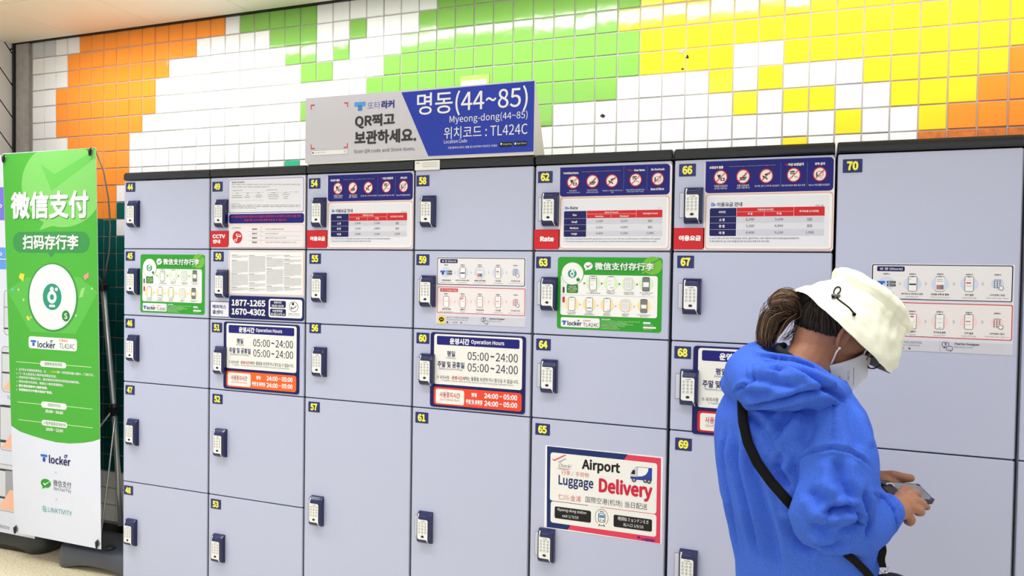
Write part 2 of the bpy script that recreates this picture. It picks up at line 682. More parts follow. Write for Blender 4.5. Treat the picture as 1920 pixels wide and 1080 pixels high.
# ================================================================ LOCKERS
FY = -5.0 * U                                     # plane of the locker doors
XS = [13.2205521, 18.7177258, 24.2104251, 29.6992958, 35.0882418, 40.5678453, 46.1438413, 51.7174651, 57.3]
XS = [x * U for x in XS]
ZR = [CEIL + v * U for v in (-9.57321923, -12.9454156, -16.2682513, -19.6180929, -24.6782572, -29.75)]
M_DOOR = mat('locker_enamel', (187, 193, 221), 0.34, noise_amt=0.012, noise_scale=300, bump=0.04, bump_scale=900, spec=0.4)
M_BODY = mat('locker_frame', (176, 179, 196), 0.4)
M_DARK = mat('locker_gap', (18, 19, 24), 0.5)
M_CAP = mat('locker_cap', (29, 32, 38), 0.18, spec=0.5, bump=0.2, bump_scale=9)
M_NAVY = mat('navy_shell', (17, 23, 78), 0.2, spec=0.6)
M_KEY = mat('keypad_white', (238, 239, 238), 0.3)
M_RING = mat('key_ring_grey', (150, 152, 152), 0.35)
M_INK = mat('key_ink', (42, 42, 46), 0.5)
M_BLK = mat('sensor_black', (12, 12, 14), 0.25)
M_SIL = mat('swoosh_and_glint_white', (232, 236, 244), 0.25)
M_PLATE = mat('number_plate_navy', (26, 34, 112), 0.35)
M_YEL = mat('number_yellow', (244, 240, 92), 0.4)


def keypad_mesh():
    k = Mesh()
    w, h, d = 0.030, 0.0605, 0.0235
    prof = [(-h, 0.0), (-h + 0.003, 0.55 * d), (-h + 0.011, 0.95 * d), (-h + 0.02, d), (h - 0.022, d), (h - 0.010, 0.86 * d), (h - 0.002, 0.45 * d), (h, 0.0)]
    rings = []
    for sx_, ins in ((-w, 0.0), (-w + 0.0012, 1.0), (w - 0.0045, 1.0), (w, 0.0)):
        pass
    # outer shell lofted across x with softened sides
    xs = [(-w, 0.80), (-w + 0.002, 0.93), (-w + 0.006, 1.0), (w - 0.009, 1.0), (w - 0.003, 0.96), (w, 0.86)]
    for x, kk in xs:
        rings.append([(x, -dd * kk, z * (1 if kk > 0.9 else 0.985)) for z, dd in prof])
    vs = [q for r in rings for q in r]
    n = len(prof)
    fs = []
    for i in range(len(rings) - 1):
        for j in range(n - 1):
            fs.append([i * n + j, (i + 1) * n + j, (i + 1) * n + j + 1, i * n + j + 1])
    fs.append(list(range(n)))
    fs.append([(len(rings) - 1) * n + j for j in range(n)][::-1])
    k.add(vs, fs, M_NAVY)

    def flat(pts, mt, y):
        k.add([(a, -y, b) for a, b in pts], [list(range(len(pts)))], mt)
    y1 = d + 0.0005
    face = [(-0.0245, -0.037), (-0.020, -0.0415), (0.0125, -0.0415), (0.0185, -0.043), (0.0185, 0.030), (0.015, 0.0345), (-0.019, 0.0345), (-0.0215, 0.0370), (-0.0225, 0.042), (-0.0245, 0.042)]
    flat(face, M_KEY, y1)
    k.add([(-0.0245, -y1, 0.0385), (-0.0218, -y1, 0.0385), (-0.0195, -0.80 * d, 0.0555), (-0.0245, -0.80 * d, 0.0545)], [[0, 1, 2, 3]], M_SIL)  # highlight painted in white along the shell's upper left edge
    k.add([(0.0125, -y1, -0.0415), (0.0185, -y1, -0.0415), (0.0195, -y1 + 0.0004, -0.050), (0.0215, -0.60 * d, -0.0600), (0.0195, -0.62 * d, -0.0598), (0.0165, -y1 + 0.0004, -0.049)], [[0, 1, 2, 3, 4, 5]], M_SIL)
    k.add([(-0.018, -0.93 * d - 0.0012, 0.0470), (0.012, -0.93 * d - 0.0012, 0.0470), (0.012, -0.91 * d - 0.0012, 0.0485), (-0.018, -0.91 * d - 0.0012, 0.0485)], [[0, 1, 2, 3]], mat('navy_highlight', (70, 86, 160), 0.2))
    y2 = y1 + 0.0005
    digits = '123456789*0#'
    for i in range(12):
        bx, bz = -0.0155 + 0.0128 * (i % 3), 0.0205 - 0.0115 * (i // 3)
        R = 0.0043
        o = [(bx + R * math.cos(2 * PI * t / 14), bz + R * math.sin(2 * PI * t / 14)) for t in range(14)]
        inn = [(bx + 0.0004 + R * .78 * math.cos(2 * PI * t / 14), bz - 0.0004 + R * .78 * math.sin(2 * PI * t / 14)) for t in range(14)]
        k.add([(a, -y2, b) for a, b in o + inn], [[t, (t + 1) % 14, 14 + (t + 1) % 14, 14 + t] for t in range(14)], M_RING)
        vs_, fs_, x0, x1, z0, z1 = text_mesh(digits[i], 0.0)
        s_ = 0.0044 / (z1 - z0) if digits[i] not in '*' else 0.003 / (z1 - z0)
        k.add([(bx + (a - (x0 + x1) / 2) * s_, -y2, bz + (b - (z0 + z1) / 2) * s_) for a, b, _ in vs_], fs_, M_INK)
    # small printed name line
    for (a, b) in ((-0.011, -0.004), (-0.003, 0.007)):
        flat([(a, 0.0283), (b, 0.0283), (b, 0.0300), (a, 0.0300)], M_RING if a < -0.005 else M_INK, y2)
    # oval sensor
    o = [(-0.0027 + 0.0062 * math.cos(2 * PI * t / 18), -0.0300 + 0.0042 * math.sin(2 * PI * t / 18)) for t in range(18)]
    k.add([(a, -y2 - 0.0006, b) for a, b in o] + [(a, -y1, b) for a, b in o], [list(range(18))] + [[t, 18 + t, 18 + (t + 1) % 18, (t + 1) % 18] for t in range(18)], M_BLK)
    return k.mesh('keypad_lock')


KEYPAD = keypad_mesh()
km = Mesh()
km.box(-0.0085, 0.0085, -0.0016, 0.0, -0.041, 0.041, mat('latch_enamel', (214, 217, 232), 0.35), 0.0004, 1)
km.box(-0.0095, 0.009, -0.0008, 0.0, 0.0405, 0.042, M_DARK)
km.box(-0.0095, -0.0083, -0.0008, 0.0, -0.042, 0.042, M_DARK)
km.box(-0.0095, 0.009, -0.0008, 0.0, -0.042, -0.0408, M_DARK)
LATCH = km.mesh('latch_plate')


def plate_mesh(num):
    p = Mesh()
    w, h = 0.0275, 0.0207
    p.box(-w, w, -0.0016, 0, -h, h, M_PLATE, 0.0012, 2)
    for off, mt, bold, dx, dz in ((0.0019, M_DARK, 0.085, 0.0006, -0.0006), (0.0024, M_YEL, 0.045, 0, 0)):
        vs, fs, x0, x1, z0, z1 = text_mesh(num, bold)
        hh = 0.0310 if mt is M_DARK else 0.0290
        ww = 0.0350 if mt is M_DARK else 0.0330
        p.add([((a - (x0 + x1) / 2) / (x1 - x0) * ww + dx, -off - 0.00003 * k_, (b - (z0 + z1) / 2) / (z1 - z0) * hh + dz) for a, b, k_ in vs], fs, mt)
    return p.mesh('number_plate')


PLATES = {44: (245, 351), 45: (244.5, 480), 46: (244, 606), 47: (244, 731), 48: (241, 919), 49: (408, 350), 50: (410, 481), 51: (407, 614), 52: (408, 748), 53: (405, 945),
          54: (590, 344), 55: (591, 485), 56: (591, 615), 57: (589, 763), 58: (793, 339), 59: (793, 487), 60: (793, 634), 61: (791, 783),
          62: (1022.5, 332), 63: (1019, 492), 64: (1019, 646), 65: (1017.5, 805), 66: (1289, 319), 67: (1285.5, 491), 68: (1280, 661), 69: (1281.5, 833), 70: (1598.5, 311)}
LOCKS = {44: (249, 401), 45: (249, 528), 46: (248, 653), 47: (247, 811), 48: (244, 999), 49: (414, 400), 50: (415, 532), 51: (412, 676), 52: (412, 831), 53: (408, 1029),
         54: (597, 398), 55: (597, 539), 56: (598, 679), 57: (592.5, 959), 58: (802, 396), 59: (801, 546), 60: (800, 693), 61: (796, 990),
         62: (1031, 392), 63: (1029, 551), 64: (1029, 706), 65: (1024, 1024), 66: (1300, 385), 67: (1297, 556), 68: (1292, 727), 69: (1290, 1066), 70: (1612, 596)}
COLS = [
    ('light grey locker cabinet with doors 44 to 48, beside the green banner', [(44, 0, 1), (45, 1, 2), (46, 2, 3), (47, 3, 4), (48, 4, 5)]),
    ('light grey locker cabinet with doors 49 to 53 and a red CCTV tab', [(49, 0, 1), (50, 1, 2), (51, 2, 3), (52, 3, 4), (53, 4, 5)]),
    ('light grey locker cabinet with doors 54 to 57 under the grey half of the sign', [(54, 0, 1), (55, 1, 2), (56, 2, 3), (57, 3, 5)]),
    ('light grey locker cabinet with doors 58 to 61 under the blue half of the sign', [(58, 0, 1), (59, 1, 2), (60, 2, 3), (61, 3, 5)]),
    ('light grey locker cabinet with doors 62 to 65 and the airport delivery poster', [(62, 0, 1), (63, 1, 2), (64, 2, 3), (65, 3, 5)]),
    ('light grey locker cabinet with doors 66 to 69, partly behind the blue hoodie', [(66, 0, 1), (67, 1, 2), (68, 2, 3), (69, 3, 5)]),
    ('light grey locker cabinet with wide tall door 70, behind the woman with the phone', [(70, 0, 3), (71, 3, 5)]),
    ('light grey locker cabinet seen as a sliver past the cabinet of door 70', [(None, 0, 3), (None, 3, 5)]),
]
DOORS = {}
for ci, (label, doors) in enumerate(COLS):
    x0, x1 = XS[ci], XS[ci + 1]
    root = thing('locker_cabinet', label, 'locker', ((x0 + x1) / 2, FY + 0.2, 0), 'locker cabinets along the tiled wall')
    b = Mesh()
    gp = 0.0042 if ci < 4 else 0.0058
    b.box(x0 + gp, x1 - gp, FY + 0.018, -0.02, 0.03, ZR[0] - 0.002, M_BODY, 0.002)
    b.box(x0 + gp + 0.01, x1 - gp - 0.01, FY + 0.03, -0.05, 0.0, 0.03, M_DARK)
    b.box(x0 + gp + 0.004, x1 - gp - 0.004, FY + 0.0125, FY + 0.0185, ZR[5], ZR[0] - 0.004, M_DARK)
    b.build('cabinet_body', root)
    # top cap with a softly rounded front
    c = Mesh()
    zb, zt = ZR[0] + 0.004, ZR[0] + 0.0400
    pr = [(FY + 0.016, zb), (FY - 0.001, zb + 0.001), (FY - 0.0045, zb + 0.006), (FY - 0.0052, zb + 0.018), (FY - 0.0035, zt - 0.008), (FY + 0.003, zt - 0.0015), (FY + 0.014, zt), (-0.03, zt), (-0.03, zb)]
    xa, xb = x0 + gp * 0.5, x1 - gp * 0.5
    rings = []
    for xx, ins in ((xa, 0.004), (xa + 0.0025, 0.001), (xa + 0.006, 0), (xb - 0.006, 0), (xb - 0.0025, 0.001), (xb, 0.004)):
        rings.append([(xx, y + (ins if y < FY + 0.01 else 0), z - (ins * 0.6 if z > zb + 0.02 else 0)) for y, z in pr])
    c.loft(rings, M_CAP, True, False)
    c.build('top_cap', root, fix=True)
    for num, a, b_ in doors:
        z1, z0 = ZR[a] - (0.0022 if a else 0.0), ZR[b_] + 0.0022
        d = Mesh()
        d.box(x0 + gp, x1 - gp, FY, FY + 0.0125, z0, z1, M_DOOR, 0.0022, 3)
        d.box(x1 - gp - 0.0002, x1 - gp + 0.0022, FY + 0.002, FY + 0.012, z0 + 0.002, z1 - 0.002, mat('door_edge', (122, 124, 138), 0.4))
        dr = d.build('door', root)
        if num:
            dr['label'] = 'grey locker door numbered %d' % num
        DOORS[num] = (x0, x1, z0, z1)
        if num in PLATES:
            p = at_y(PLATES[num][0], PLATES[num][1], FY)
            o = link('number_plate', plate_mesh(str(num)), dr, (0, 0, 0))
            o.location = Vector((p.x, FY, p.z)) - root.location - dr.location
        if num in LOCKS:
            p = at_y(LOCKS[num][0], LOCKS[num][1], FY - 0.012)
            o = link('keypad_lock', KEYPAD, dr, (0, 0, 0))
            o.location = Vector((p.x, FY, p.z)) - root.location - dr.location
            if num not in (45,):
                o = link('latch_plate', LATCH, dr, (0, 0, 0))
                o.location = Vector((p.x - 0.0375, FY, p.z + 0.001)) - root.location - dr.location


# ================================================================ NOTICES AND SIGNS ON THE LOCKERS
NAVY = ink(22, 24, 120)
NAVY2 = ink(18, 20, 92)
DKNAVY = ink(16, 22, 62)
WHITE = ink(240, 241, 244)
PAPER = ink(228, 230, 240)
CREAM = ink(237, 237, 235)
PINKW = ink(233, 227, 231)
RED = ink(206, 34, 44)
ORED = ink(232, 72, 48)
OORANGE = ink(244, 104, 44)
ROSE = ink(226, 178, 172)
PINKL = ink(240, 204, 204)
LILAC = ink(150, 148, 214)
GREY1 = ink(205, 207, 222)
GREY2 = ink(219, 221, 234)
GREYT = ink(120, 122, 130)
GREYL = ink(176, 178, 186)
BLACK = ink(22, 22, 26)
DGREY = ink(62, 63, 70)
GREEN = ink(44, 158, 44)
GREENL = ink(112, 190, 62)
GREEND = ink(40, 134, 60)
TEALC = ink(36, 150, 122)
MINTC = ink(214, 240, 200)
PEACH = ink(252, 226, 170)
BLUET = ink(40, 110, 220)
YEL = ink(244, 216, 70)
SKYL = ink(206, 216, 240)
PINKB = ink(244, 214, 218)


def no_symbol(A, x, y, r, kind):
    """red ring with a slash over a small black pictogram"""
    A.part('prohibition_symbol', True)
    A.ell(x, y, r, r * 1.06, CREAM, 2)
    k = r / 62.0

    def P(*pts):
        A.poly([(x + a * k, y + b * k) for a, b in pts], DGREY, 3)
    if kind == 0:
        P((-34, -22), (2, -26), (-4, 2), (-22, 8))
        P((-14, 6), (-8, 5), (-6, 20), (-12, 20))
        A.rr(x + 0 * k, y + 6 * k, x + 38 * k, y + 34 * k, 4 * k, DGREY, 3)
        A.ell(x + 19 * k, y + 20 * k, 9 * k, 9 * k, CREAM, 4)
        P((-30, -38), (-24, -42), (-26, -32))
        P((10, -36), (16, -32), (8, -30))
    elif kind == 1:
        P((-34, 8), (34, 2), (30, 18), (-28, 24))
        P((-30, 28), (26, 22), (20, 34), (-24, 36))
        P((-10, -6), (24, -12), (20, -4), (-6, 2))
        P((18, -34), (24, -36), (30, -14), (24, -12))
    elif kind == 2:
        P((-18, -18), (36, -34), (38, -22), (4, -8), (2, 8), (-6, 8), (-8, -6))
        P((-36, -6), (-14, 2), (-2, 14), (10, 18), (14, 36), (2, 32), (-8, 22), (-26, 22), (-34, 12))
    elif kind == 3:
        P((-36, -34), (-8, -40), (14, -38), (8, -26), (-32, -20))
        P((-34, -14), (10, -20), (12, -10), (-34, -4))
        P((-12, 2), (-2, 2), (-8, 22), (-18, 22))
        A.ell(x + 12 * k, y + 14 * k, 7 * k, 9 * k, DGREY, 3, ring=.35)
        A.line(x + 20 * k, y + 22 * k, x + 38 * k, y + 20 * k, 7 * k, DGREY, 3)
    else:
        A.pline([(x - 34 * k, y - 14 * k), (x - 6 * k, y - 30 * k), (x + 32 * k, y - 22 * k), (x + 30 * k, y + 14 * k), (x - 2 * k, y + 20 * k), (x - 32 * k, y + 22 * k), (x - 34 * k, y - 14 * k)], 5 * k, GREYT, 3)
        P((-34, -14), (-24, -20), (-20, 18), (-32, 22))
        A.line(x - 4 * k, y + 34 * k, x + 24 * k, y + 32 * k, 5 * k, GREYT, 3)
    A.line(x - r * .66, y + r * .68, x + r * .66, y - r * .66, r * .13, RED, 5)
    A.ell(x, y, r * 1.06, r * 1.12, RED, 6, ring=.14)


def rate_notice(label, korean, remap=None):
    """drawn in the crop at (1260,260) x4.909 (door 66) or (1000,300) x6 (door 62)"""
    A = Art('rate_notice', label, 'notice', FY, 'rate notices on the top doors')
    if korean:
        A.view(1260, 260, 4.909)
    else:
        A.view(1000, 300, 6.0)
    if remap:
        A.remap(*remap)
    if korean:
        A.part('backing')
        A.board(303, 215, 1482, 1030, 22, PINKW)
        A.part('prohibition_panel')
        A.rr(312, 212, 1484, 478, 36, NAVY, 1, 'bcd')
        A.part('table_sheet')
        A.rr(310, 512, 1474, 1026, 34, ROSE, .4)
        A.rr(321, 524, 1464, 1014, 30, WHITE, 1)
        A.rr(328, 538, 1438, 992, 6, PAPER, 2)
        for i, (x, y) in enumerate(((448, 356), (655, 349), (868, 344), (1120, 334), (1360, 327))):
            no_symbol(A, x, y, 60, i)
        A.part('rate_table')
        A.rr(350, 641, 588, 896, 14, NAVY2, 3, 'ad')
        A.rr(597, 636, 1404, 710, 10, RED, 3, 'b')
        for a, b, mt in ((718, 772, GREY1), (776, 834, GREY2), (838, 898, GREY1)):
            A.rr(597, a, 1396, b - 6, 0, mt, 3)
        A.line(350, 719, 588, 717, 3, GREYL, 4)
        A.line(350, 778, 588, 776, 3, GREYL, 4)
        A.line(350, 838, 588, 836, 3, GREYL, 4)
        A.line(597, 676, 1122, 668, 2.5, PINKL, 4)
        A.line(1122, 630, 1122, 712, 2.5, PINKL, 4)
        A.line(850, 680, 850, 714, 2.5, PINKL, 4)
        A.part('red_tab')
        A.board(18, 822, 296, 1020, 26, RED, 0.0012, 'c')
        A.part('lettering')
        A.text('보관금지 물품', 346, 268, 472, 264, 26, WHITE, 3, .03)
        A.frame(522, 249, 968, 250, 4, 3, NAVY2, 2)
        A.text('※ 해당 이용약관 위반 적발시, 수거일 폐기물 및 각종 불이익이 발생할 수 있습니다', 524, 256, 956, 246, 10, GREYL, 3)
        A.text('7일', 1040, 240, 1066, 239, 20, RED, 3, .03)
        A.text('이상 보관금지', 1070, 239, 1212, 236, 28, WHITE, 3, .03)
        A.text('과적 금지', 1314, 233, 1408, 230, 26, WHITE, 3, .03)
        A.line(1000, 225, 1000, 445, 2, GREYT, 2)
        A.line(1244, 215, 1244, 440, 2, GREYT, 2)
        for s, a, b, y, h in (('귀중품 보관금지', 388, 510, 437, 20), ('(금 현금 귀금속 등)', 390, 506, 460, 17), ('식품 보관금지', 598, 708, 432, 20), ('(음료 식품/폐기)', 596, 714, 454, 17),
                              ('총기류, 흉기, 마약 등 보관금지', 762, 986, 436, 19), ('7일 이상 보관시 별도 장소 보관', 1006, 1226, 430, 18), ('50cm 이상 물품 보관금지', 1258, 1450, 426, 19)):
            A.text(s, a, y + 2, b, y - 3, h, WHITE, 3)
        A.text('이용요금', 62, 920, 268, 912, 52, WHITE, 4, .05)
        A.text('이용요금 안내', 416, 608, 646, 603, 40, DKNAVY, 4, .01)
        heads = ('사이즈', '기본요금 (4시간)', '주 중', '주 말', '추가요금 (1시간당)', '소 형', '중 형', '대 형')
        A.text('단위 : 원', 1322, 616, 1392, 614, 14, BLACK, 4)
        notes = ('※ 4시간 이후 1시간 마다 추가요금 발생, 최대 11일까지 부과, 이후 1개월 마다 창고 보관요금(40,000원)부과', '※ 최대 보관기간 2일, 이후 잔여물 창고로 이동 보관(1개월 이후 임의 처분)')
        A.text(notes[0], 344, 919, 1168, 918, 19, BLACK, 4)
        A.text(notes[1], 344, 946, 896, 946, 19, BLACK, 4)
        c0, xs, ys = (460, 676), ((718, 984, 1266)), ((746, 743), (806, 803), (867, 865))
        for s, x, y, w_, h in ((heads[0], 462, 677, 66, 24), (heads[5], 460, 748, 50, 26), (heads[6], 458, 807, 52, 26), (heads[7], 458, 868, 52, 26)):
            A.text(s, x - w_ / 2, y, x + w_ / 2, y - 1, h, WHITE, 5, .02)
        for s, x, y, w_, h in ((heads[1], 860, 654, 150, 22), (heads[2], 720, 693, 44, 21), (heads[3], 986, 690, 46, 22), (heads[4], 1262, 668, 180, 22)):
            A.text(s, x - w_ / 2, y + 1, x + w_ / 2, y - 1, h, WHITE, 5, .02)
        icon = (362, 592, 402, 622)
    else:
        A.part('backing')
        A.board(300, 85, 1545, 1010, 26, PINKW)
        A.part('prohibition_panel')
        A.rr(304, 86, 1534, 388, 40, NAVY, 1, 'bcd')
        A.part('table_sheet')
        A.rr(304, 424, 1526, 1004, 38, ROSE, .4)
        A.rr(316, 438, 1515, 992, 34, WHITE, 1)
        A.rr(326, 450, 1490, 968, 8, PAPER, 2)
        for i, (x, y) in enumerate(((450, 250), (668, 240), (886, 235), (1152, 224), (1402, 214))):
            no_symbol(A, x, y, 66, i)
        A.part('rate_table')
        A.rr(348, 577, 594, 864, 14, NAVY2, 3, 'ad')
        A.rr(604, 572, 1452, 646, 10, RED, 3, 'b')
        for a, b, mt in ((662, 722, GREY1), (730, 790, GREY2), (798, 862, GREY1)):
            A.rr(604, a, 1450, b - 8, 0, mt, 3)
        for a in (660, 729, 799):
            A.line(348, a, 594, a - 2, 3, GREYL, 4)
        A.line(604, 612, 1160, 602, 3, PINKL, 4)
        A.line(1160, 560, 1160, 650, 3, PINKL, 4)
        A.line(874, 615, 874, 655, 3, PINKL, 4)
        A.part('red_tab')
        A.board(10, 782, 296, 1004, 28, RED, 0.0012, 'c')
        A.part('lettering')
        A.text('Prohibited Items', 343, 150, 510, 144, 26, WHITE, 3, .03)
        A.frame(526, 122, 1008, 128, 4, 3, NAVY2, 2)
        A.text('You are not allowed to store illegal items and all liability rests with the depositor', 546, 134, 988, 121, 12, GREYL, 3)
        A.text('7 Days', 1060, 119, 1124, 117, 22, RED, 3, .03)
        A.text('Over Items', 1136, 116, 1256, 112, 26, WHITE, 3, .03)
        A.text('No Overloads', 1328, 107, 1478, 102, 26, WHITE, 3, .03)
        A.line(1018, 65, 1018, 350, 2.5, GREYT, 2)
        A.line(1280, 70, 1280, 340, 2.5, GREYT, 2)
        for s, a, b, y, h in (('Valuables', 406, 490, 345, 18), ('cash, jewelry, gold', 376, 522, 368, 18), ('Food & Drink', 608, 722, 338, 19), ('will be discarded', 598, 732, 362, 18),
                              ('Weapons, Illegal substances,', 780, 1004, 345, 20), ('Pets', 878, 906, 366, 15), ('Items will be moved to the', 1044, 1250, 334, 19), ('office space after 7 days', 1056, 1242, 357, 19)):
            A.text(s, a, y + 2, b, y - 3, h, GREY2, 3)
        A.text('Best of 50cm', 1322, 329, 1472, 323, 28, WHITE, 3, .03)
        A.text('Rate', 78, 892, 234, 886, 58, WHITE, 4, .05)
        A.text('Rate', 416, 542, 504, 538, 34, DKNAVY, 4, .01)
        A.text('(Unit : won)', 1398, 541, 1444, 539, 10, BLACK, 4)
        A.text('※ After 4 hours, an additional charge will be applied every hour for up to 11 days. After that, a monthly storage fee of 40,000 won will be applied.', 348, 891, 1430, 885, 20, BLACK, 4)
        A.text('※ The maximum storage period is 2 days. After that, the expired goods will be moved to the warehouse and stored (Disposed after 1 month).', 348, 920, 1394, 914, 20, BLACK, 4)
        xs, ys = (745, 1024, 1314), ((691, 685), (762, 756), (828, 825))
        for s, x, y, w_, h in (('Size', 467, 619, 46, 24), ('Small', 464, 697, 64, 26), ('Medium', 462, 766, 96, 24), ('Large', 462, 833, 64, 30)):
            A.text(s, x - w_ / 2, y, x + w_ / 2, y - 1, h, WHITE, 5, .02)
        for s, x, y, w_, h in (('Basic (4 hours)', 882, 590, 150, 22), ('Weekday', 746, 636, 92, 22), ('Weekend', 1024, 631, 98, 20), ('Over(per hour)', 1318, 602, 164, 26)):
            A.text(s, x - w_ / 2, y + 1, x + w_ / 2, y - 1, h, WHITE, 5, .02)
        icon = (360, 526, 406, 556)
    for (ya, yb), row in zip(ys, (('2,200', '3,100', '500'), ('3,300', '4,800', '800'), ('4,400', '6,100', '1,000'))):
        for x, s in zip(xs, row):
            w_ = 15.5 * len(s)
            yy = ya + (yb - ya) * (x - xs[0]) / (xs[2] - xs[0])
            A.text(s, x - w_ / 2, yy, x + w_ / 2, yy - 1, 27, BLACK, 5)
    A.part('notice_icon')
    A.rr(icon[0], icon[1], icon[0] + 26, icon[3], 2, BLUET, 4)
    A.rr(icon[0] + 28, icon[1] + 14, icon[2], icon[3] - 6, 2, NAVY, 4)
    for t in range(3):
        A.line(icon[0] + 4, icon[1] + 8 + t * 7, icon[0] + 22, icon[1] + 8 + t * 7, 2.5, WHITE, 5)
    return A.done()


def door_tl(n):
    return (DOORS[n][0], DOORS[n][3]), (DOORS[n][1], DOORS[n][2])


rate_notice('rate notice in English with red Rate tab on the top door numbered 62', False)
rate_notice('rate notice in Korean with red tab on the top door numbered 66', True)
rate_notice('rate notice in Korean with red tab on the top door numbered 54', True, (door_tl(66), door_tl(54)))


# ---- CCTV notice (door 49)
A = Art('cctv_notice', 'white CCTV notice with navy warning band on the top door numbered 49', 'notice', FY).view(380, 320, 6.75)
A.part('backing')
A.board(330, 100, 1296, 975, 20, PINKW)
A.part('privacy_sheet')
A.rr(332, 112, 1284, 524, 26, LILAC, 1)
A.rr(340, 122, 1276, 514, 22, PAPER, 2)
A.part('warning_band')
A.rr(336, 552, 1286, 660, 26, NAVY, 1)
A.part('cctv_sheet')
A.rr(337, 684, 1285, 972, 28, ROSE, .6)
A.rr(342, 690, 1280, 968, 26, WHITE, 1)
A.rr(346, 696, 1274, 962, 22, ink(234, 230, 236), 2)
A.part('red_tab')
A.board(100, 762, 332, 968, 30, RED, .0012, 'c')
A.part('camera_symbol')
A.ell(444, 843, 61, 78, RED, 3)
A.poly([(430, 795), (486, 812), (492, 838), (478, 842), (424, 826)], WHITE, 4)
A.poly([(440, 804), (476, 814), (480, 828), (434, 818)], RED, 5)
A.poly([(440, 836), (450, 838), (444, 866), (426, 880), (420, 872), (434, 860)], WHITE, 4)
A.ell(420, 882, 20, 16, WHITE, 4, ring=.45)
A.part('lettering')
A.text('개인정보 수집 이용안내', 370, 150, 532, 147, 18, DGREY, 4, .01)
A.greek(370, 160, 1240, 220, 2, GREYL, 4, 3, .28, .55)
A.text('※ 개인정보 수집 이용목적', 370, 252, 508, 251, 12, DGREY, 4)
A.text('※ 개인정보의 보유 이용기간', 806, 246, 950, 243, 12, DGREY, 4)
for y0, dx in ((270, 0), (322, 0), (372, 0)):
    A.line(372, y0 + 10, 782, y0 + 4, 2, GREYL, 3)
A.line(822, 278, 1232, 268, 2, GREYL, 3)
for i, (x, y, w_) in enumerate(((440, 290, 30), (575, 286, 36), (712, 283, 28), (440, 316, 130), (570, 314, 40), (714, 308, 80), (438, 342, 132), (570, 340, 66), (714, 334, 76),
                               (898, 280, 60), (1058, 274, 30), (1188, 272, 22), (898, 306, 130), (1060, 300, 96), (898, 330, 140), (1058, 326, 60), (898, 354, 118), (1056, 350, 56))):
    A.greek(x - w_ / 2, y - 4, x + w_ / 2, y + 4, 1, GREYT, 3, i, .7, 1.0)
A.text('※ 동의거부 권리 안내', 370, 417, 466, 417, 11, DGREY, 4)
A.greek(370, 428, 1240, 482, 3, GREYT, 3, 9, .3, .36)
A.text('※ 이용약관 제 4조 3항에 의거 법원의 관련하여 수사기관의 요청이 있을 경우', 368, 584, 1250, 574, 32, ink(206, 60, 96), 3, .01)
A.text('저장기록, CCTV 영상 등을 제공 할 수 있습니다.', 530, 626, 1070, 626, 32, ink(206, 60, 96), 3, .01)
A.text('CCTV 설치 안내', 370, 727, 482, 724, 20, DGREY, 4)
for i, (a, b, w_) in enumerate((('설치목적', '시설안전, 화재예방 및 범죄 예방', 232), ('운영시간', '24시간 연속 촬영/녹화', 164), ('촬영범위', '물품보관함 Happy Box 전면', 260), ('책임관', '서울도시철도 관리책임자, 기술관리팀 (1577-1234)', 390))):
    y = 742 + i * 55
    A.text(a, 630, y, 692, y, 20, DGREY, 4, .02)
    A.text(b, 796, y, 796 + w_, y + 2, 18, GREYT, 4)
    if i < 3:
        A.line(570, y + 28, 1250, y + 30, 2.5, GREYL, 3)
A.line(742, 712, 742, 935, 2.5, GREYL, 3)
A.text('CCTV', 130, 834, 292, 830, 50, WHITE, 4, .05)
A.text('안내', 134, 898, 228, 895, 52, WHITE, 4, .05)
A.done()

# ---- call centre notice (door 50)
A = Art('call_centre_notice', 'terms sheet with navy call centre phone number panel on door numbered 50', 'notice', FY).view(380, 460, 6.75)
A.part('backing')
A.board(332, 60, 1290, 650, 24, PINKW)
A.part('terms_sheet')
A.rr(342, 70, 1280, 640, 24, ROSE, 1)
A.rr(350, 78, 1272, 632, 20, WHITE, 2)
cols = ((372, 578), (590, 798), (812, 1026), (1036, 1256))
blocks = (((118, 160), (186, 350), (355, 512), (524, 578)), ((125, 345), (358, 456), (470, 528), (538, 580)), ((122, 140), (156, 275), (292, 500), (512, 586)), ((126, 150), (172, 215), (228, 390), (402, 520), (530, 574)))
A.part('terms_text')
k_ = 0
for (xa, xb), bl in zip(cols, blocks):
    for (ya, yb) in bl:
        n_ = max(1, round((yb - ya) / 9.3))
        k_ += 1
        if n_ > 2:
            A.greek(xa, ya, xa + 70, ya + 9, 1, DGREY, 3, k_, .6, 1)
            A.greek(xa, ya + 10, xb, yb, n_ - 1, GREYL, 3, k_, .45, .6)
        else:
            A.greek(xa, ya, xb, yb, n_, GREYL, 3, k_, .45, .6)
A.part('phone_panel')
A.board(338, 634, 1284, 962, 30, NAVY2)
A.rr(840, 676, 1262, 928, 26, WHITE, 1)
A.rr(858, 698, 1056, 792, 14, NAVY2, 2)
A.rr(856, 800, 1056, 898, 14, NAVY2, 2)
A.part('name_tab')
A.board(100, 704, 336, 914, 12, NAVY2, 0.0012, 'ad')
A.rr(106, 712, 332, 906, 10, PAPER, 1, 'ad')
A.part('service_symbol')
A.ell(1156, 778, 57, 66, DKNAVY, 3, ring=.09)
A.ell(1148, 742, 15, 17, DKNAVY, 3)
A.pline([(1190, 762), (1168, 790), (1144, 800), (1130, 792)], 9, DKNAVY, 3)
A.pline([(1128, 774), (1122, 800), (1136, 812)], 9, DKNAVY, 3)
A.part('lettering')
A.part('lettering')
A.text('1877-1265', 370, 722, 798, 738, 82, WHITE, 3, .03)
A.text('1670-4302', 370, 836, 796, 850, 82, WHITE, 3, .03)
A.text('해피박스', 128, 772, 302, 782, 50, NAVY, 3, .01)
A.text('콜센터', 130, 840, 256, 848, 50, NAVY, 3, .01)
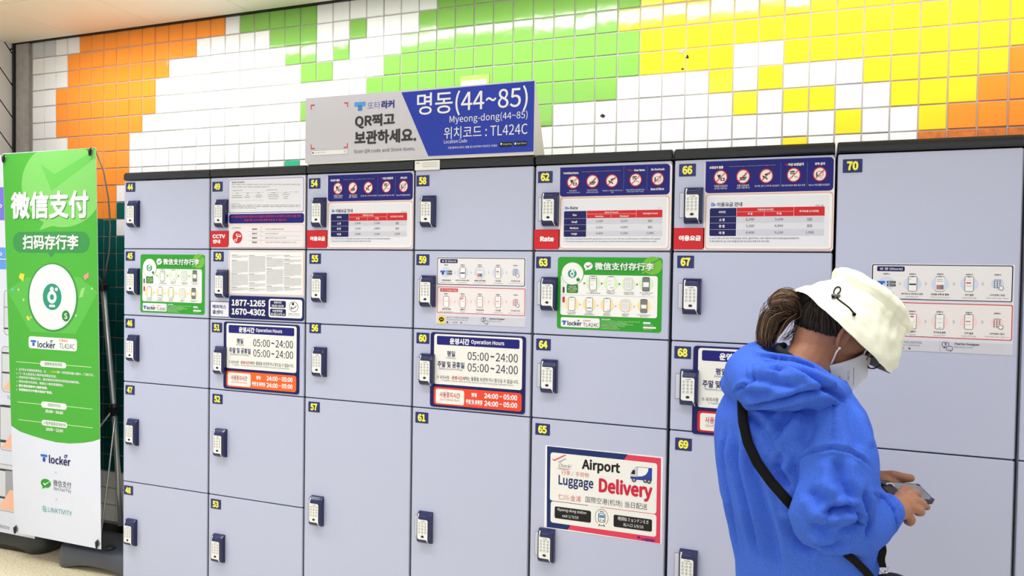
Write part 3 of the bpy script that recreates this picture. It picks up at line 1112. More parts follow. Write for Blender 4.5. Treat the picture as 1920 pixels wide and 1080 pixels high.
A.text('운영시간', 906, 722, 1004, 726, 30, WHITE, 4, .02)
A.text('05:00~24:00', 880, 764, 1030, 768, 28, WHITE, 4, .02)
A.text('비상연락망', 890, 828, 1016, 834, 32, WHITE, 4, .02)
A.text('02-6311-5771~6', 868, 870, 1042, 874, 30, WHITE, 4, .02)
A.text('민원접수 고객의소리', 1086, 866, 1228, 870, 18, DGREY, 4)
A.text('서울시 교통 시민상담센터', 1086, 888, 1226, 892, 12, GREYT, 4)
A.done()


# ---- operation hours signs (doors 51, 60, 68)
def hours_sign(num, red, remap=None):
    A = Art('operation_hours_sign', {51: 'navy framed operation hours sign with orange band on door numbered 51', 60: 'navy framed operation hours sign with red band on door numbered 60',
                                     68: 'navy framed operation hours sign on door numbered 68, half behind the blue hoodie'}[num], 'sign', FY, 'operation hours signs on the third row of doors').view(770, 610, 6.0)
    if remap:
        A.remap(*remap)
    A.part('backing')
    A.board(230, 74, 1286, 1002, 30, NAVY2, 0.003)
    A.y -= 0.0024
    A.part('hours_panel')
    A.rr(268, 94, 1252, 730, 26, CREAM, 1)
    A.part('header_band')
    A.rr(298, 116, 1226, 266, 16, NAVY, 2)
    A.part('closed_hours_band')
    A.rr(264, 688, 1248, 972, 28, red, 1)
    A.rr(286, 710, 602, 900, 20, CREAM, 2)
    A.part('lettering')
    A.text('운영시간', 442, 174, 664, 190, 70, WHITE, 4, .035)
    A.text('Operation Hours', 684, 190, 1056, 208, 58, WHITE, 4, .02)
    A.text('평일', 412, 316, 502, 324, 64, NAVY2, 3, .015)
    A.text('Weekdays', 400, 364, 514, 372, 26, GREYT, 3)
    A.text('주말 및 공휴일', 304, 432, 606, 452, 70, NAVY2, 3, .015)
    A.text('Weekends and Holidays', 322, 486, 590, 504, 30, GREYT, 3)
    A.text('05:00', 644, 344, 880, 354, 92, DKNAVY, 3, .0)
    A.text('~', 900, 350, 944, 354, 22, DKNAVY, 3, .02)
    A.text('24:00', 960, 358, 1208, 372, 94, DKNAVY, 3, .0)
    A.text('05:00', 644, 472, 880, 484, 92, DKNAVY, 3, .0)
    A.text('~', 900, 484, 944, 488, 22, DKNAVY, 3, .02)
    A.text('24:00', 962, 490, 1208, 504, 94, DKNAVY, 3, .0)
    A.text('※ 유의사항 ·', 300, 578, 462, 590, 40, DKNAVY, 3)
    A.text('운영시간외', 468, 588, 612, 598, 42, RED, 3, .01)
    A.text('에는 물품을 보관하거나 찾으실 수 없습니다.', 614, 598, 1218, 636, 46, DKNAVY, 3)
    A.text('※ Caution : You can store and take the item out ONLY during the Operation Hours', 350, 622, 1156, 672, 26, GREYT, 3)
    A.text('사용중지시간', 328, 776, 558, 792, 62, RED, 4, .005)
    A.text('Out of Service Hours', 332, 830, 554, 842, 28, ink(206, 130, 126), 4)
    A.text('평일', 686, 778, 748, 782, 42, WHITE, 3, .04)
    A.text('Weekdays', 682, 804, 750, 808, 12, WHITE, 3)
    A.text('주말 및 공휴일', 622, 852, 810, 868, 48, WHITE, 3, .04)
    A.text('Weekends and Holidays', 632, 884, 802, 896, 14, WHITE, 3)
    for y in (790, 876):
        A.text('24:00', 830, y, 988, y + 12, 60, WHITE, 3, .03)
        A.text('~', 1002, y + 10, 1032, y + 12, 14, WHITE, 3, .04)
        A.text('05:00', 1046, y + 14, 1202, y + 26, 60, WHITE, 3, .03)
    return A.done()


hours_sign(60, ORED)


def corners(y, *px):
    return tuple((at_y(a, b, y).x, at_y(a, b, y).z) for a, b in px)


_s60 = corners(FY, (770 + 230 / 6, 610 + 74 / 6), (770 + 1286 / 6, 610 + 1002 / 6))
hours_sign(51, OORANGE, (_s60, corners(FY, (390 + 206 / 6.747, 590 + 86 / 6.747), (390 + 1154 / 6.747, 590 + 1012 / 6.747))))
_w, _h = _s60[1][0] - _s60[0][0], _s60[0][1] - _s60[1][1]
_t = corners(FY, (1260 + 219 / 5.4, 630 + 96 / 5.4), (1260 + 219 / 5.4, 630 + 975 / 5.4))
_k = (_t[0][1] - _t[1][1]) / (_h * 0.985)
hours_sign(68, RED, (_s60, (_t[0], (_t[0][0] + _w * _k, _t[0][1] - _h * _k))))


# ---- how-to notices with phones (doors 59 and 70)
def phone(A, x, y, w, h, name='phone_icon', circle=None, dark=False, bits=()):
    A.part(name, True)
    if circle:
        A.ell(x, y, w * 1.0, w * 1.0, circle, 2.6)
    A.rr(x - w / 2, y - h / 2, x + w / 2, y + h / 2, w * .16, DGREY, 3)
    A.rr(x - w * .44, y - h * .47, x + w * .44, y + h * .47, w * .10, GREYT if dark else WHITE, 4)
    A.rr(x - w * .2, y - h * .5, x + w * .2, y - h * .45, w * .05, BLACK, 5)
    for (a, b, c, d, mt) in bits:
        A.rr(x + a * w, y + b * h, x + c * w, y + d * h, 0, mt, 5)


def keypad_icon(A, x, y, k, circle):
    A.part('keypad_icon', True)
    A.ell(x, y, 48 * k, 48 * k, circle, 2.6)
    A.line(x - 26 * k, y - 34 * k, x + 30 * k, y - 34 * k, 4 * k, DGREY, 4)
    for i in range(4):
        for j in range(3):
            A.ell(x - 22 * k + 20 * j * k, y - 18 * k + 17 * i * k, 5.5 * k, 5.5 * k, DGREY, 4, 10)
    A.poly([(x + 12 * k, y - 4 * k), (x + 20 * k, y - 4 * k), (x + 22 * k, y + 18 * k), (x + 44 * k, y + 26 * k), (x + 46 * k, y + 44 * k), (x + 34 * k, y + 60 * k), (x + 16 * k, y + 56 * k), (x + 2 * k, y + 36 * k), (x + 12 * k, y + 34 * k)], DGREY, 5)
    A.poly([(x + 15 * k, y + 0 * k), (x + 18 * k, y + 0 * k), (x + 19 * k, y + 21 * k), (x + 40 * k, y + 29 * k), (x + 42 * k, y + 42 * k), (x + 32 * k, y + 55 * k), (x + 18 * k, y + 52 * k), (x + 7 * k, y + 37 * k), (x + 15 * k, y + 38 * k)], WHITE, 6)


def howto(num, label, remap=None):
    A = Art('how_to_notice', label, 'notice', FY, 'how-to notices for storing and taking out').view(770, 460, 6.352)
    if remap:
        A.remap(*remap)
    A.part('backing')
    A.board(312, 138, 1368, 976, 6, GREY2)
    A.part('store_panel')
    A.rr(318, 146, 1362, 490, 14, DKNAVY, 1)
    A.rr(326, 154, 1354, 482, 10, ink(232, 230, 236), 2)
    A.rr(356, 164, 562, 212, 8, NAVY2, 3)
    A.part('take_out_panel')
    A.rr(318, 490, 1362, 842, 14, RED, 1)
    A.rr(325, 498, 1355, 834, 10, ink(234, 229, 233), 2)
    A.rr(356, 510, 566, 556, 6, RED, 3)
    A.part('chat_strip')
    A.rr(316, 832, 1364, 974, 0, GREY1, 1)
    xs = (426, 622, 827, 1043, 1252)
    bits = (None, ((-.4, -.02, .4, .08, DKNAVY), (-.35, -.35, -.2, -.28, GREYL)), ((-.35, -.33, .3, -.28, GREYL), (-.35, -.2, .3, -.15, GREYL), (-.4, .06, .0, .36, ink(190, 120, 120)), (.02, .06, .4, .36, GREYT)),
            ((-.35, -.3, .25, -.25, PINKB), (-.35, -.12, .2, -.04, RED), (-.35, .1, .3, .14, GREYL)))
    bits2 = (((-.3, -.1, .35, -.06, GREYL),), ((-.4, -.36, .2, -.28, RED), (-.4, -.24, -.05, -.17, RED), (-.2, -.02, .35, .02, GREYL)), ((-.3, -.2, .3, -.17, GREYL), (-.3, .05, .3, .08, GREYL), (-.12, .36, .12, .42, GREYL)),
             ((-.35, -.3, .25, -.25, PINKB), (-.35, -.06, .2, .0, RED), (-.35, .16, .3, .2, GREYL)))
    # app logo + badges (step 1 of store)
    A.part('app_logo', True)
    A.ell(424, 322, 60, 60, SKYL, 3)
    A.poly([(356, 300), (416, 300), (416, 322), (398, 322), (398, 348), (376, 348), (376, 322), (356, 322)], BLUET, 4)
    A.poly([(376, 322), (398, 322), (398, 348), (376, 348)], NAVY, 5)
    for yb in (300, 328):
        A.part('store_badge', True)
        A.rr(430, yb, 496, yb + 22, 3, DGREY, 4)
        A.line(440, yb + 11, 452, yb + 11, 8, WHITE, 5)
        A.line(458, yb + 11, 488, yb + 11, 4, GREYL, 5)
    for i in (1, 2, 3):
        phone(A, xs[i], 326, 66, 140, circle=SKYL, bits=bits[i])
    for i in range(4):
        phone(A, xs[i], 672, 64, 142, circle=PINKB, bits=bits2[i])
    keypad_icon(A, xs[4], 322, 1.0, SKYL)
    keypad_icon(A, xs[4], 680, 1.0, PINKB)
    for yb in (324, 672):
        for x in (528, 722, 932, 1144):
            A.part('arrow', True)
            A.pline([(x - 8, yb - 14), (x + 6, yb), (x - 8, yb + 14)], 6, GREYL, 3)
    A.part('lettering')
    A.text('보 관 (Store)', 376, 188, 546, 191, 28, WHITE, 4, .01)
    A.text('찾 기 (Take Out)', 370, 533, 554, 536, 30, WHITE, 4, .01)
    for i, x in enumerate(xs):
        dy = (0, 1, 2, 4, 6)[i]
        A.text('STEP %d' % (i + 1), x - 24, 234 + dy, x + 24, 235 + dy, 12, BLACK, 4, .03)
        A.text('STEP %d' % (i + 1), x - 24, 576 + dy * 2.8, x + 24, 577 + dy * 2.8, 12, BLACK, 4, .03)
    for s, e, x, w1, w2, y1, y2 in (('모바일 앱 설치', 'Download T-locker app', 428, 106, 150, 415, 443), ('QR 인식 or 위치코드 입력', 'Scan QR code', 618, 160, 92, 418, 444), ('보관함 선택 및 결제', 'Select Locker and Pay', 826, 132, 146, 421, 449),
                                  ('OTP 발급', 'Check OTP code', 1044, 64, 108, 424, 452), ('OTP입력 / 보관', 'Enter OTP code / Store', 1252, 108, 164, 426, 454)):
        A.text(s, x - w1 / 2, y1, x + w1 / 2, y1 + 1, 18, DGREY, 4, .015)
        A.text(e, x - w2 / 2, y2, x + w2 / 2, y2 + 1, 13, GREYT, 4)
    A.text('or Enter location code', 548, 463, 690, 465, 12, GREYT, 4)
    for s, e, x, w1, w2, y1, y2 in (('보관 내역 선택', 'Select Store Reservation', 428, 98, 152, 758, 786), ('물품찾기', 'Take out', 622, 54, 54, 764, 790), ('추가요금 결제', 'Pay Extra fee', 826, 88, 84, 770, 798), ('OTP 발급', 'Check OTP code', 1044, 64, 108, 775, 802), ('OTP입력 / 찾기', 'Enter OTP code / Take-out', 1252, 108, 176, 780, 808)):
        A.text(s, x - w1 / 2, y1, x + w1 / 2, y1 + 1, 18, DGREY, 4, .015)
        A.text(e, x - w2 / 2, y2, x + w2 / 2, y2 + 1, 13, GREYT, 4)
    A.text('실시간 1:1 카톡으로 상담하세요.', 430, 858, 700, 866, 22, GREYT, 3)
    A.text('Chat with real time 1:1 KakaoTalk', 428, 884, 680, 890, 14, GREYT, 3)
    A.text('또타라커', 500, 917, 562, 918, 16, DGREY, 3)
    A.text('Chat for Foreigner', 938, 876, 1124, 882, 24, DKNAVY, 3, .02)
    A.text('Real time 1:1 chat', 938, 901, 1076, 906, 15, GREYT, 3)
    A.ell(441, 915, 11, 11, DGREY, 3, 12)
    A.ell(604, 921, 8, 8, DGREY, 3, 12)
    A.line(830, 850, 830, 952, 2, GREYL, 3)
    A.part('talk_logo')
    A.rr(330, 838, 408, 934, 0, YEL, 2)
    A.ell(370, 880, 30, 26, BLACK, 3)
    A.poly([(358, 900), (376, 904), (362, 918)], BLACK, 3)
    A.text('TALK', 352, 880, 388, 881, 13, YEL, 4, .03)
    A.part('chat_symbol')
    A.frame(846, 858, 898, 906, 12, 4, NAVY2, 3)
    A.poly([(858, 904), (872, 906), (860, 918)], NAVY2, 3)
    A.text('?', 864, 880, 880, 881, 26, NAVY2, 4, .03)
    A.frame(878, 894, 926, 938, 12, 4, NAVY2, 4)
    A.rr(882, 898, 922, 934, 9, GREY1, 3)
    A.poly([(904, 934), (918, 934), (912, 948)], NAVY2, 3)
    A.text('...', 888, 917, 916, 918, 5, NAVY2, 5)
    return A.done()


howto(59, 'how-to notice with phone steps on the door numbered 59')
howto(70, 'larger how-to notice with phone steps on wide door 70, partly behind the white hat',
      (corners(FY, (770 + 312 / 6.352, 460 + 138 / 6.352), (770 + 1368 / 6.352, 460 + 976 / 6.352)), corners(FY, (1560 + 332 / 4.5, 460 + 152 / 4.5), (1560 + 1522 / 4.5, 460 + 930 / 4.5))))


# ---- green payment notices (doors 45 and 63)
def bubble(A, x, y, r, mt, mt2, layer, tail=True):
    A.ell(x, y, r, r * .88, mt, layer)
    if tail:
        A.poly([(x - r * .62, y + r * .5), (x - r * .1, y + r * .8), (x - r * .72, y + r * 1.1)], mt, layer)
    A.poly([(x - r * .55, y - r * .02), (x - r * .36, y - r * .12), (x - r * .16, y + r * .10), (x + r * .78, y - r * .42), (x + r * .70, y - r * .26), (x - r * .2, y + r * .42)], mt2, layer + 1)


def locker_logo(A, x0, x1, y0, y1, h):
    """blue T and the word locker with a small key bow over the e"""
    w_ = x1 - x0
    dy = (y1 - y0) / w_
    t = w_ * .22
    ym = y0
    A.rr(x0, ym - h * .50, x0 + t, ym - h * .12, 0, BLUET, 4)
    A.rr(x0 + t * .32, ym - h * .12, x0 + t * .70, ym + h * .42, 0, ink(40, 76, 190), 4)
    A.text('locker', x0 + t * 1.25, y0 + dy * t, x1, y1, h * 1.0, NAVY2, 4, .02)
    A.ell(x0 + w_ * .83, y0 + dy * w_ * .83 - h * .56, h * .17, h * .19, NAVY2, 5, 14, ring=.42)
    A.ell(x0 + w_ * .87, y0 + dy * w_ * .85 - h * .68, h * .09, h * .10, NAVY2, 5, 10)


def pay_notice(num, label, remap=None):
    A = Art('payment_notice', label, 'notice', FY, 'green payment notices on the second row of doors').view(1000, 470, 6.354)
    if remap:
        A.remap(*remap)
    A.part('backing')
    A.board(294, 74, 1524, 980, 36, GREEN, 0.0010)
    A.part('header_art')
    A.ell(1420, 180, 118, 108, GREENL, 1)
    A.poly([(1300, 250), (1352, 236), (1304, 284)], GREENL, 1)
    A.poly([(1398, 146), (1508, 90), (1516, 104), (1424, 160)], ink(70, 168, 50), 2)
    A.part('steps_panel')
    A.rr(330, 284, 1474, 806, 28, WHITE, 1)
    A.part('code_disc')
    A.ell(470, 274, 134, 137, GREENL, 2, 40)
    A.ell(468, 273, 127, 132, WHITE, 3, 40)
    A.ell(466, 274, 52, 52, TEALC, 4)
    A.ell(466, 276, 27, 29, WHITE, 5, ring=.5)
    A.ell(466, 238, 13, 15, WHITE, 5)
    A.ell(490, 242, 9, 9, WHITE, 5, 12)
    A.rr(446, 308, 486, 316, 3, WHITE, 5)
    A.ell(536, 346, 21, 22, GREEND, 4)
    A.part('scan_tag')
    A.rr(400, 400, 534, 506, 12, GREEND, 2)
    A.rr(352, 432, 374, 500, 4, DGREY, 2)
    A.rr(350, 548, 376, 616, 4, RED, 2)
    A.part('row_line')
    A.line(346, 524, 1442, 552, 3, GREYL, 2)
    g1, g2 = MINTC, PEACH
    for x, y, dk, b in ((714, 388, 0, ((-.3, -.35, .35, -.3, DGREY), (-.35, -.2, .4, -.17, GREYL), (-.3, .1, -.05, .14, GREYL))), (926, 392, 0, ((-.35, -.2, .1, -.17, GREYL), (-.35, .05, .1, .08, GREYL), (-.1, .28, .35, .31, DGREY))), (1344, 400, 1, ((-.4, -.14, .4, .2, WHITE),))):
        phone(A, x, y, 84, 172, circle=g1, dark=dk, bits=b)
    for x, y, dk, b in ((460, 634, 0, ((-.2, -.3, .1, -.27, GREYL),)), (669, 640, 0, ((-.3, -.2, .2, -.17, GREYL), (-.35, .22, .35, .3, TEALC))), (880, 648, 0, ((-.3, -.25, .1, -.22, GREYL), (0, .35, .4, .38, DGREY))), (1318, 660, 1, ((-.4, -.1, .4, .18, WHITE),))):
        phone(A, x, y, 80, 166, circle=g2, dark=dk, bits=b)
    for x, y, gg in ((1134, 396, g1), (1098, 654, g2)):
        A.part('keypad_icon', True)
        A.ell(x, y, 80, 80, gg, 2.6)
        A.rr(x - 48, y - 72, x + 48, y + 70, 16, GREYL, 3)
        A.rr(x - 43, y - 67, x + 43, y + 65, 14, WHITE, 4)
        A.line(x - 34, y - 48, x + 34, y - 48, 16, GREY1, 5)
        for i in range(3):
            for j in range(3):
                A.frame(x - 34 + 24 * j, y - 28 + 26 * i, x - 14 + 24 * j, y - 6 + 26 * i, 4, 2.4, GREYL, 5)
        A.ell(x + 4, y + 62, 13, 13, WHITE, 6, ring=.0)
        A.ell(x + 4, y + 62, 15, 15, GREYL, 5)
    for x, y, mt in ((612, 388, DGREY), (820, 392, DGREY), (1030, 398, DGREY), (1240, 402, DGREY), (562, 642, GREYL), (772, 654, GREYL), (985, 660, GREYL), (1206, 666, GREYL)):
        A.part('arrow', True)
        A.poly([(x - 10, y - 14), (x + 10, y), (x - 10, y + 14)], mt, 3)
    A.part('header_bubble')
    bubble(A, 657, 182, 52, WHITE, DGREY, 3)
    A.part('logo_label')
    A.rr(330, 790, 790, 924, 18, WHITE, 1)
    locker_logo(A, 344, 576, 858, 868, 56)
    A.part('lettering')
    A.part('lettering')
    A.text('微信支付存行李', 734, 182, 1440, 196, 92, WHITE, 5, .020)
    A.text('微信支付存行李', 738, 187, 1444, 201, 92, GREEND, 4, .020)
    A.text('位置编号', 594, 832, 684, 836, 20, ORED, 4)
    A.text('TL424C', 594, 880, 780, 888, 46, DGREY, 4, -.005)
    for t, (s, mt) in enumerate((('微信扫码', WHITE), ('进入小程序', WHITE), ('立即存件', YEL))):
        A.text(s, 426 if t != 1 else 414, 430 + 25 * t, 512 if t != 1 else 522, 432 + 25 * t, 19, mt, 4)
    for s, x, y, w1 in (('打开微信扫一扫', 714, 488, 84), ('进入小程序自动获取位置', 718, 507, 160), ('选择柜门大小', 926, 492, 116), ('完成支付', 926, 511, 90), ('收到密码并到柜前', 1140, 498, 120), ('在键盘输入密码', 1140, 517, 116), ('柜门打开后放入行李', 1346, 504, 152), ('确认关门上锁', 1346, 523, 92),
                        ('打开小程序', 454, 732, 110), ('查看存件订单', 456, 751, 92), ('点击我要取件', 664, 742, 82), ('超时需补交费用后取件', 668, 761, 126), ('确认取件', 878, 750, 76), ('获取密码', 878, 768, 92), ('收到取件密码', 1098, 756, 86), ('键盘输入', 1098, 775, 76), ('柜门打开后取出行李', 1320, 766, 150), ('确认关门', 1320, 784, 92)):
        A.text(s, x - w1 / 2, y, x + w1 / 2, y + 1, 14, DGREY, 4)
    A.text('使用注意事项', 812, 818, 922, 821, 15, WHITE, 3, .02)
    for t, w1 in enumerate((450, 300, 370, 276, 180, 206)):
        y = 838 + t * 18
        A.ell(812, y, 4, 4, WHITE, 3, 8)
        A.text(('支付后系统自动发送密码，请在规定时间内输入密码打开柜门存放行李', '门一关上就自动上锁并检查锁定状态', '存放时间不得超过规定期限否则物品将被转移', '使用过程中的咨询请通过小程序客服联系', '更多须知请参考小程序说明', '仅限微信支付中国大陆用户使用')[t], 822, y, 822 + w1, y + w1 * .028, 11, MINTC, 3)
    A.part('hours_label', True)
    A.rr(1308, 850, 1398, 874, 8, WHITE, 2)
    A.part('hours_label', True)
    A.rr(1308, 904, 1462, 932, 8, WHITE, 2)
    A.part('lettering')
    A.text('05:00 - 24:00', 1316, 887, 1422, 890, 10, WHITE, 3)
    A.text('10:00 - 22:00', 1314, 940, 1418, 943, 10, WHITE, 3)
    return A.done()


pay_notice(63, 'green payment notice with white code disc on the door numbered 63')
_s63 = corners(FY, (1000 + 294 / 6.354, 470 + 74 / 6.354), (1000 + 1524 / 6.354, 470 + 980 / 6.354))
pay_notice(45, 'green payment notice with white code disc on the door numbered 45', (_s63, corners(FY, (240 + 198 / 8.306, 470 + 56 / 8.306), (240 + 1194 / 8.306, 470 + 1000 / 8.306))))

# ---- airport luggage delivery poster (door 65)
A = Art('delivery_poster', 'navy and red airport luggage delivery poster on the door numbered 65', 'poster', FY).view(1000, 820, 5.142)
CRIM = ink(222, 62, 92)
PNAVY = ink(20, 44, 104)
A.part('backing')
A.board(118, 74, 1236, 1030, 3, WHITE, 0.0012)
A.part('border')
A.poly([(134, 84), (916, 164), (882, 214), (882, 250), (360, 848), (332, 890), (130, 864)], PNAVY, 1)
A.poly([(908, 166), (1232, 200), (1224, 1024), (332, 888), (362, 846), (700, 640), (878, 214)], CRIM, 1)
A.part('main_panel')
A.rr(168, 142, 1186, 738, 24, CREAM, 2)
A.part('exit_panel')
A.rr(170, 612, 1184, 960, 24, CREAM, 2)
A.part('exit_plate', True)
A.rr(208, 662, 556, 824, 16, BLACK, 3)
A.part('exit_plate', True)
A.rr(776, 742, 1144, 910, 16, BLACK, 3)
A.part('check_mark')
A.poly([(178, 200), (204, 214), (310, 164), (320, 172), (206, 226), (196, 222)], CRIM, 3)
A.poly([(236, 238), (300, 204), (322, 202), (318, 212), (290, 222), (262, 246)], GREYL, 3)
A.line(232, 296, 352, 306, 5, ink(190, 130, 126), 3)
A.line(248, 306, 340, 312, 4, ink(190, 130, 126), 3)
A.part('lettering')
A.text('Check!', 246, 268, 366, 278, 36, DGREY, 3, slant=.15)
A.text('Airport', 470, 270, 838, 304, 128, BLACK, 3, .03)
A.text('行李 /  手荷物', 274, 344, 536, 364, 50, ink(206, 96, 84), 3)
A.text('Luggage', 244, 420, 580, 460, 122, PNAVY, 3, .02)
A.text('Delivery', 632, 486, 1150, 520, 186, ink(204, 34, 66), 3, .036)
A.text('仁川-金浦', 242, 572, 458, 592, 58, ink(208, 84, 72), 3)
A.text('国際空港(机场) 当日配送', 504, 604, 1100, 668, 66, DGREY, 3)
A.text('Myeong-dong station', 236, 696, 512, 728, 36, WHITE, 4)
A.text('exit 1/ 9/10', 282, 758, 436, 772, 34, WHITE, 4)
A.text('明洞站 ミョンドンえき', 818, 778, 1112, 818, 38, WHITE, 4)
A.text('出入口 1/9/10', 870, 842, 1062, 862, 36, WHITE, 4)
A.part('delivery_truck')
TB = ink(38, 66, 164)
A.poly([(1004, 286), (1146, 296), (1144, 420), (1004, 408)], TB, 3)
A.poly([(1004, 286), (1112, 294), (1106, 330), (1084, 360), (1050, 374), (1004, 376)], WHITE, 4)
A.poly([(1004, 286), (984, 292), (960, 306), (938, 340), (934, 396), (1004, 408)], GREY1, 3)
A.poly([(962, 312), (982, 314), (982, 356), (942, 350)], BLACK, 4)
A.poly([(938, 374), (1004, 380), (1004, 408), (940, 398)], TB, 4)
A.pline([(1004, 286), (1004, 378)], 3, DGREY, 5)
A.pline([(984, 290), (1004, 286), (1112, 292)], 3, DGREY, 5)
for x, y in ((972, 408), (1080, 416), (1116, 424)):
    A.ell(x, y, 21, 22, DGREY, 5)
    A.ell(x, y, 10, 10, GREYL, 6)
A.part('train_symbol')
A.ell(660, 770, 64, 80, BLACK, 3, ring=.055, a0=-.9, a1=PI + .9)
A.rr(628, 726, 694, 822, 16, BLACK, 3)
A.rr(634, 732, 688, 816, 14, CREAM, 4)
A.rr(636, 744, 686, 778, 6, ink(70, 140, 210), 5)
A.rr(640, 710, 682, 722, 3, BLACK, 3)
A.ell(648, 796, 6, 6, BLACK, 5, 10)
A.ell(676, 800, 6, 6, BLACK, 5, 10)
A.pline([(640, 834), (628, 854)], 6, BLACK, 3)
A.pline([(680, 838), (692, 860)], 6, BLACK, 3)
A.pline([(632, 846), (690, 852)], 6, BLACK, 3)
A.part('luggage_logo')
PUR = ink(92, 24, 150)
A.ell(1016, 962, 15, 13, PUR, 3, 14)
A.text('Luggage', 1042, 976, 1172, 996, 34, PUR, 3, .03)
A.done()

# ---- big sign standing on top of the lockers
A = Art('locker_sign', 'wide grey and blue locker sign standing on top of the lockers', 'sign', FY).view(560, 120, 4.0)
SGREY = ink(206, 206, 218)
SBLUE = ink(38, 60, 176)
X0, X1 = at_y(575, 250, FY).x, at_y(1002, 220, FY).x
Z1, Z0 = at_y(1002, 152, FY).z, ZR[0] + 0.0405
A.part('sign_box')
bx = Mesh()
dpt = 0.125
M_SB = mat('sign_white', (232, 231, 228), 0.45)
bx.add([(X0, FY, Z0), (X1, FY, Z0), (X1, FY, Z1), (X0, FY, Z1), (X0, FY + dpt, Z0), (X1, FY + dpt, Z0), (X1, FY + 0.008, Z1), (X0, FY + 0.008, Z1)],
       [[0, 1, 2, 3], [5, 4, 7, 6], [3, 2, 6, 7], [0, 4, 5, 1], [1, 5, 6, 2], [4, 0, 3, 7]], M_SB)
A.parts['sign_box'] = bx
A.part('face_panel')
A.rr(54, 258, 1766, 668, 0, SGREY, 1)
A.part('blue_panel')
A.poly([(772, 214), (1770, 128), (1762, 657), (974, 692)], SBLUE, 2)
RB = ink(222, 66, 84)
for (x, y, dx, dy) in ((93, 311, 1, 1), (373, 292, -1, 1), (93, 636, 1, -1), (370, 625, -1, -1)):
    A.part('corner_bracket', True)
    A.line(x, y, x + 30 * dx, y - 2 * dx, 10, RB, 3)
    A.line(x + 3 * dx, y, x + 3 * dx, y + 32 * dy, 8, RB, 3)
A.part('search_bar')
A.rr(94, 650, 372, 676, 12, GREYL, 2)
A.rr(97, 653, 369, 673, 11, WHITE, 3)
A.ell(350, 656, 8, 8, GREYT, 4, 12, ring=.3)
A.ell(110, 668, 6, 6, BLACK, 4, 10)
A.text('또타라커 검색', 126, 666, 200, 664, 9, GREYT, 4)
A.part('brand_logo')
A.rr(421, 289, 504, 316, 0, ink(92, 160, 226), 3)
A.rr(447, 310, 478, 350, 0, ink(70, 130, 210), 3)
A.part('app_badge', True)
A.rr(1506, 588, 1604, 620, 4, BLACK, 3)
A.poly([(1516, 590), (1532, 600), (1516, 610)], WHITE, 4)
A.text('Google Play', 1536, 604, 1600, 600, 14, WHITE, 4)
A.part('app_badge', True)
A.rr(1616, 582, 1712, 614, 4, BLACK, 3)
A.ell(1627, 598, 7, 9, WHITE, 4, 12)
A.text('App Store', 1638, 598, 1708, 594, 14, WHITE, 4)
A.part('lettering')
A.text('또타', 520, 316, 614, 306, 54, ink(110, 120, 190), 3, -.008)
A.text('라커', 622, 306, 720, 300, 62, ink(50, 60, 150), 3, .035)
A.text('QR찍고', 424, 434, 724, 420, 104, ink(58, 58, 64), 3, .03)
A.text('보관하세요.', 420, 550, 884, 538, 106, ink(58, 58, 64), 3, .03)
A.text('Scan QR code and Store items.', 416, 656, 876, 640, 34, ink(58, 58, 64), 3, .0)
A.text('명동(44~85)', 890, 306, 1720, 264, 190, WHITE, 3, .005)
A.text('Myeong-dong(44~85)', 1134, 420, 1718, 386, 72, WHITE, 3)
A.text('위치코드 : TL424C', 1092, 516, 1718, 490, 92, WHITE, 3)
A.text('Location Code', 1092, 582, 1264, 576, 28, WHITE, 3)
A.text('구글 플레이스토어, 애플 앱스토어에서 다운로드 하세요', 1120, 630, 1490, 614, 20, WHITE, 3)
A.done()

# small labels: one on the cap over door 58, one peeping over the sign on the wall
A = Art('cap_label', 'small white paper label on the dark cap over door 58', 'label', FY - 0.0056).view(560, 120, 4.0)
A.part('paper')
A.board(872, 728, 1058, 792, 0, CREAM, 0.0008)
A.part('print')
A.line(882, 744, 882 + 26, 744, 6, LILAC, 1)
for t in range(3):
    A.line(928, 742 + t * 14, 1044, 740 + t * 14, 3, GREYL, 1)
A.done()
A = Art('wall_label', 'white paper label on the green tiles just above the locker sign', 'label', -0.0035).view(560, 120, 4.0)
A.part('paper')
A.board(1220, 130, 1408, 210, 0, WHITE, 0.0008)
A.part('print')
A.text('수도권', 1238, 146, 1270, 145, 10, GREYT, 1)
A.text('서울교통공사', 1312, 142, 1374, 140, 10, GREYT, 1)
A.done()
A = Art('wall_hatch', 'square green access hatch in the green tiles above the locker sign', 'hatch', -0.0008).view(560, 120, 4.0)
A.part('hatch_cover')
A.board(1212, 92, 1428, 200, 0, ink(160, 214, 92), 0.0015)
A.part('hatch_seam')
A.frame(1210, 90, 1430, 198, 1, 2.0, ink(110, 150, 70), 2)
A.done()

# screw anchors left in the tiles
for i, (px, py, r_, lb) in enumerate(((1130, 217, 0.010, 'rusty anchor hole in the white tile right of the locker sign'), (1278, 96, 0.012, 'torn plug in the yellow tiles above door 66, upper of the three'),
                                  (1289, 107, 0.006, 'bent nail in the yellow tiles beside the torn plug'), (1280, 129, 0.006, 'dark drilled hole in the yellow tiles, lowest of the three'))):
    p = at_y(px, py, -0.001)
    g = Mesh()
    n = 10
    rr_ = random.Random(i)
    o = [(p.x + r_ * rr_.uniform(.6, 1.2) * math.cos(2 * PI * k / n), p.z + 0.7 * r_ * rr_.uniform(.6, 1.2) * math.sin(2 * PI * k / n)) for k in range(n)]
    g.add([(a, -0.0022, b) for a, b in o] + [(a, 0.0, b) for a, b in o], [list(range(n))] + [[k, n + k, n + (k + 1) % n, (k + 1) % n] for k in range(n)], mat('anchor_rust', (70, 52, 44), 0.8) if i != 1 else mat('plug_grey', (170, 166, 160), 0.7))
    if i in (0, 2):
        g.tube([(p.x, -0.002, p.z), (p.x + 0.002, -0.014, p.z + 0.003)], 0.003, M_BLK, 8)
    tag(g.build('wall_anchor'), lb, 'wall anchor')


